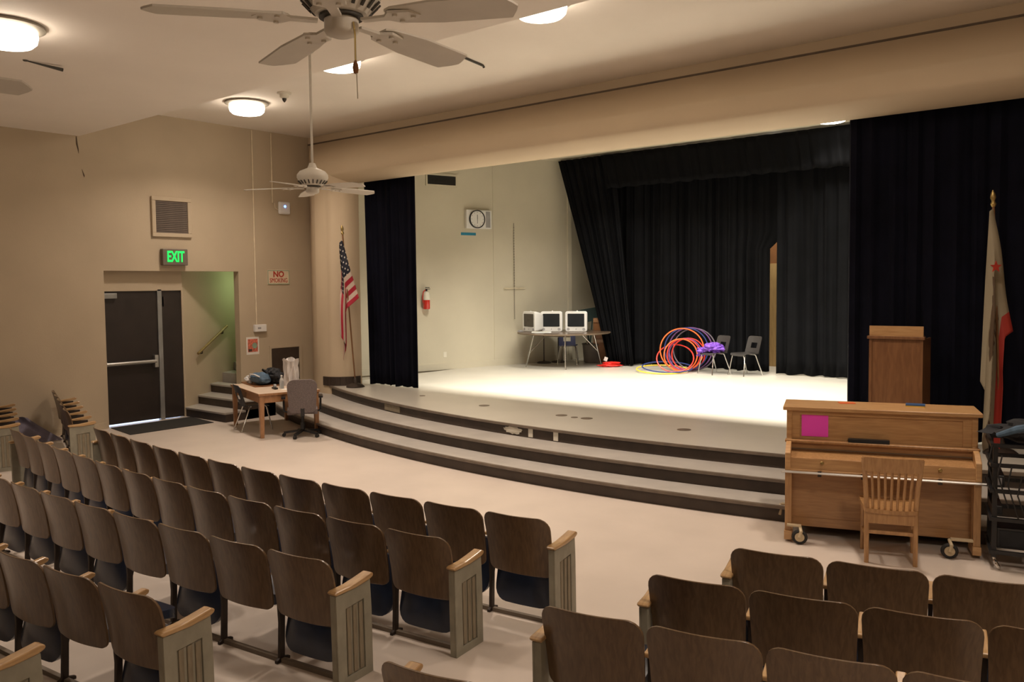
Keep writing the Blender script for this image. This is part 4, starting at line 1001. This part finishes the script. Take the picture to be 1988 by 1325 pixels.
def mic_stand(x, y, h, label):
    t = thing('microphone_stand', label, 'stand', (x, y, ZS), 0, 'round-base stands behind the round table')
    MB().lathe([(.17, 0), (.17, .015), (.13, .035), (.03, .05), (.015, .07)], 24).build('base', 'cast_iron', t, smooth=True)
    MB().cyl((0, 0, .05), (0, 0, h), .012, 8).build('pole', 'cast_iron', t, smooth=True)
mic_stand(-12.16, 16.02, .74, 'black stand with round base near the wall under the table')
mic_stand(-12.00, 16.38, .60, 'black stand with round base behind the blue chair')

bn = thing('storage_bin', 'grey bin stuffed with poles behind the round table', 'bin', (-11.28, 16.80, ZS))
MB().lathe([(.20, 0), (.22, .02), (.25, .42), (.27, .44), (.26, .46), (.23, .45), (.2, .03)], 20).build('bin', 'bin_grey', bn, smooth=True)
rnd = random.Random(3)
for k, (mat_, dx, dy, h) in enumerate((('grey_metal', .25, .1, .95), ('grey_metal', -.3, .05, 1.0), ('green_board', .1, .12, 1.05), ('conduit', .34, -.05, .8), ('green_board', -.12, -.1, .9), ('conduit', -.35, .1, .75))):
    q = thing('pole', ('steel pole leaning right in the bin', 'steel pole leaning left in the bin', 'long green pole in the middle of the bin', 'cream pole leaning far right in the bin', 'short green pole at the front of bin', 'short cream pole leaning left in the bin')[k], 'pole', (-11.28, 16.80, ZS), 0, 'poles in the grey bin')
    MB().tube([(dx*.15, dy*.15, .03), (dx*.9, dy, h)], .018, 8).build('shaft', mat_, q, smooth=True)
    MB().lathe([(.022, -.01), (.022, .015), (.010, .022)], 10, (dx*.9, dy, h)).build('tip', 'black_rubber', q)
eb = thing('folded_easel', 'dark green folded board with a white bar behind the computers', 'board', (-11.30, 17.25, ZS), R_(30))
m = MB(); m.tf = Matrix.Rotation(R_(-10), 4, 'Y'); m.box(-.48, .46, 0, .035, 1.00, 1.32).build('panel', 'green_board', eb, bevel=.006)
m = MB(); m.tf = Matrix.Rotation(R_(8), 4, 'Y'); m.box(-.28, .48, -.03, .0, 1.18, 1.215).build('white_bar', 'white_plastic', eb)
m = MB(); m.tf = Matrix.Rotation(R_(6), 4, 'Y'); m.box(-.30, .5, .0, .03, .70, .98).build('lower_panel', 'green_board', eb)
for x in (-.35, .35): MB().bar((x, .02, 0), (x*.7, .03, 1.02), .04, .03).build('leg', 'green_board', eb)
cx = thing('wood_board', 'reddish wooden board leaning behind the right computer', 'board', (-11.02, 16.78, ZS), R_(35))
m = MB(); m.tf = Matrix.Rotation(R_(8), 4, 'X'); m.box(-.20, .20, 0, .03, 0, 1.08).build('panel', 'brown_wood', cx, bevel=.01)
m = MB(); m.tf = Matrix.Rotation(R_(8), 4, 'X'); m.box(-.20, .20, -.02, 0, .98, 1.06).box(-.20, .20, -.02, 0, .50, .58).build('cleat', 'desk_wood', cx, bevel=.004)

rf = thing('folded_fabric', 'flat bright red fabric bundle with a white tag on the stage floor', 'fabric', (-10.36, 16.10, ZS), FC)
MB().blob((0, 0, .035), (.26, .12, .035), 6, .35, 3, 26, 12).blob((.04, .02, .085), (.20, .10, .03), 7, .3, 3, 26, 12).build('cloth', 'red_fabric', rf, smooth=True)
m = MB(); m.tf = Matrix.Translation((-.08, .08, .17)) @ Matrix.Rotation(R_(20), 4, 'Y'); m.box(-.04, .04, -.004, .004, -.045, .045).build('tag', 'white_plastic', rf)

# hula hoops: two flat, one leaning low, a bunch standing against the backdrop
def hoop(label, c, Rr, mat_, tilt, head):
    t = thing('hula_hoop', label, 'hula hoop', c, 0, 'hula hoops before the backdrop')
    rot = Matrix.Rotation(head, 3, 'Z') @ Matrix.Rotation(tilt, 3, 'X')
    MB().torus((0, 0, 0), Rr, .014, rot, 56, 8).build('ring', mat_, t, smooth=True)
    k = MB().tube([rot @ Vector((Rr*math.cos(a), Rr*math.sin(a), 0)) for a in (-.06, -.03, 0, .03, .06)], .017, 8).build('joint', mat_, t, smooth=True)
    return t
hb = Vector((-8.80, 15.62, ZS))
hoop('yellow hoop lying flat on the stage floor', (-8.84, 15.78, ZS+.054), .54, 'hoop_yellow', R_(4), FC)
hoop('navy hoop lying tilted on the yellow hoop', (-8.76, 15.84, ZS+.105), .52, 'hoop_blue', R_(7), FC)
def stand_hoop(label, base, Rr, mat_, tilt, head):
    tl = R_(tilt); return hoop(label, (base[0]-math.sin(head)*Rr*math.cos(tl), base[1]+math.cos(head)*Rr*math.cos(tl), ZS+.016+Rr*math.sin(tl)), Rr, mat_, tl, head)
B0 = Vector((-8.52, 15.98)); BD = Vector((.004, .05)); FH = .45
def nb(k): return B0+BD*k
stand_hoop('red hoop leaning low across the front of the bunch', nb(-4.5), .385, 'hoop_red', 44, FH)
stand_hoop('small orange hoop foremost of the nested hoops', nb(0), .345, 'hoop_orange', 76, FH)
stand_hoop('large orange hoop standing foremost of the large hoops', nb(1), .455, 'hoop_orange', 78, FH)
stand_hoop('small red hoop behind the small orange hoop', nb(2)+Vector((.01, .0)), .345, 'hoop_red', 77, FH)
stand_hoop('small purple hoop nested deeper in the bunch', nb(3)+Vector((.02, .0)), .345, 'hoop_purple', 78, FH)
stand_hoop('large blue hoop standing behind the large orange one', nb(4)+Vector((.01, 0)), .455, 'hoop_blue', 80, FH)
stand_hoop('small red hoop rearmost of the nested hoops', nb(5)+Vector((.03, .0)), .345, 'hoop_red', 78, FH)
stand_hoop('large purple hoop near the back of the bunch', nb(6)+Vector((.05, 0)), .455, 'hoop_purple', 81, FH)
stand_hoop('large grey hoop rearmost on the right of bunch', nb(7.5)+Vector((.10, 0)), .445, 'hoop_grey', 81, FH)
# chairs on stage with purple cloth
CF = -.42
shell_chair('stacking_chair', 'grey plastic chair with purple cloth on its seat', (-7.78, 16.02, ZS), CF, 'grey_seat', .78, .45)
shell_chair('stacking_chair', 'empty grey plastic chair nearest the curtain gap', (-7.16, 16.14, ZS), CF, 'grey_seat', .78, .45)
pc = thing('purple_cloth', 'crumpled purple cloth heaped on the grey chair', 'cloth', (-7.82, 15.98, ZS+.45), CF)
MB().blob((.02, .05, .09), (.22, .17, .10), 3, .7, 2.8, 36, 20).blob((-.17, -.06, .03), (.12, .14, .06), 5, .6, 2.6, 24, 14).build('cloth', 'purple_cloth', pc, smooth=True)
MB().grid(lambda u, v: (-.25-.02*math.sin(9*v), -.16+.22*u+.01*math.sin(12*v), .05-.15*v+.02*math.sin(u*14)), 14, 10).build('hanging_end', 'purple_cloth', pc, smooth=True)

# sheet of cloth slumped against the left wall between the side rows
cs = thing('cloth_sheet', 'grey-lavender sheet slumped against the left wall behind the side seats', 'cloth', (0, 0, 0))
plain('lavender_cloth', (.16, .14, .18), .8, var=.2, scale=8)
MB().grid(lambda u, v: (-14.17+.02*math.sin(u*9)+.42*(1-v)**1.6+.02*math.sin(u*14+v*3), 5.02+.30*u+.34*(1-v)*u, .004+.36*v+.012*math.sin(u*11)*v), 24, 12).build('sheet', 'lavender_cloth', cs, smooth=True)
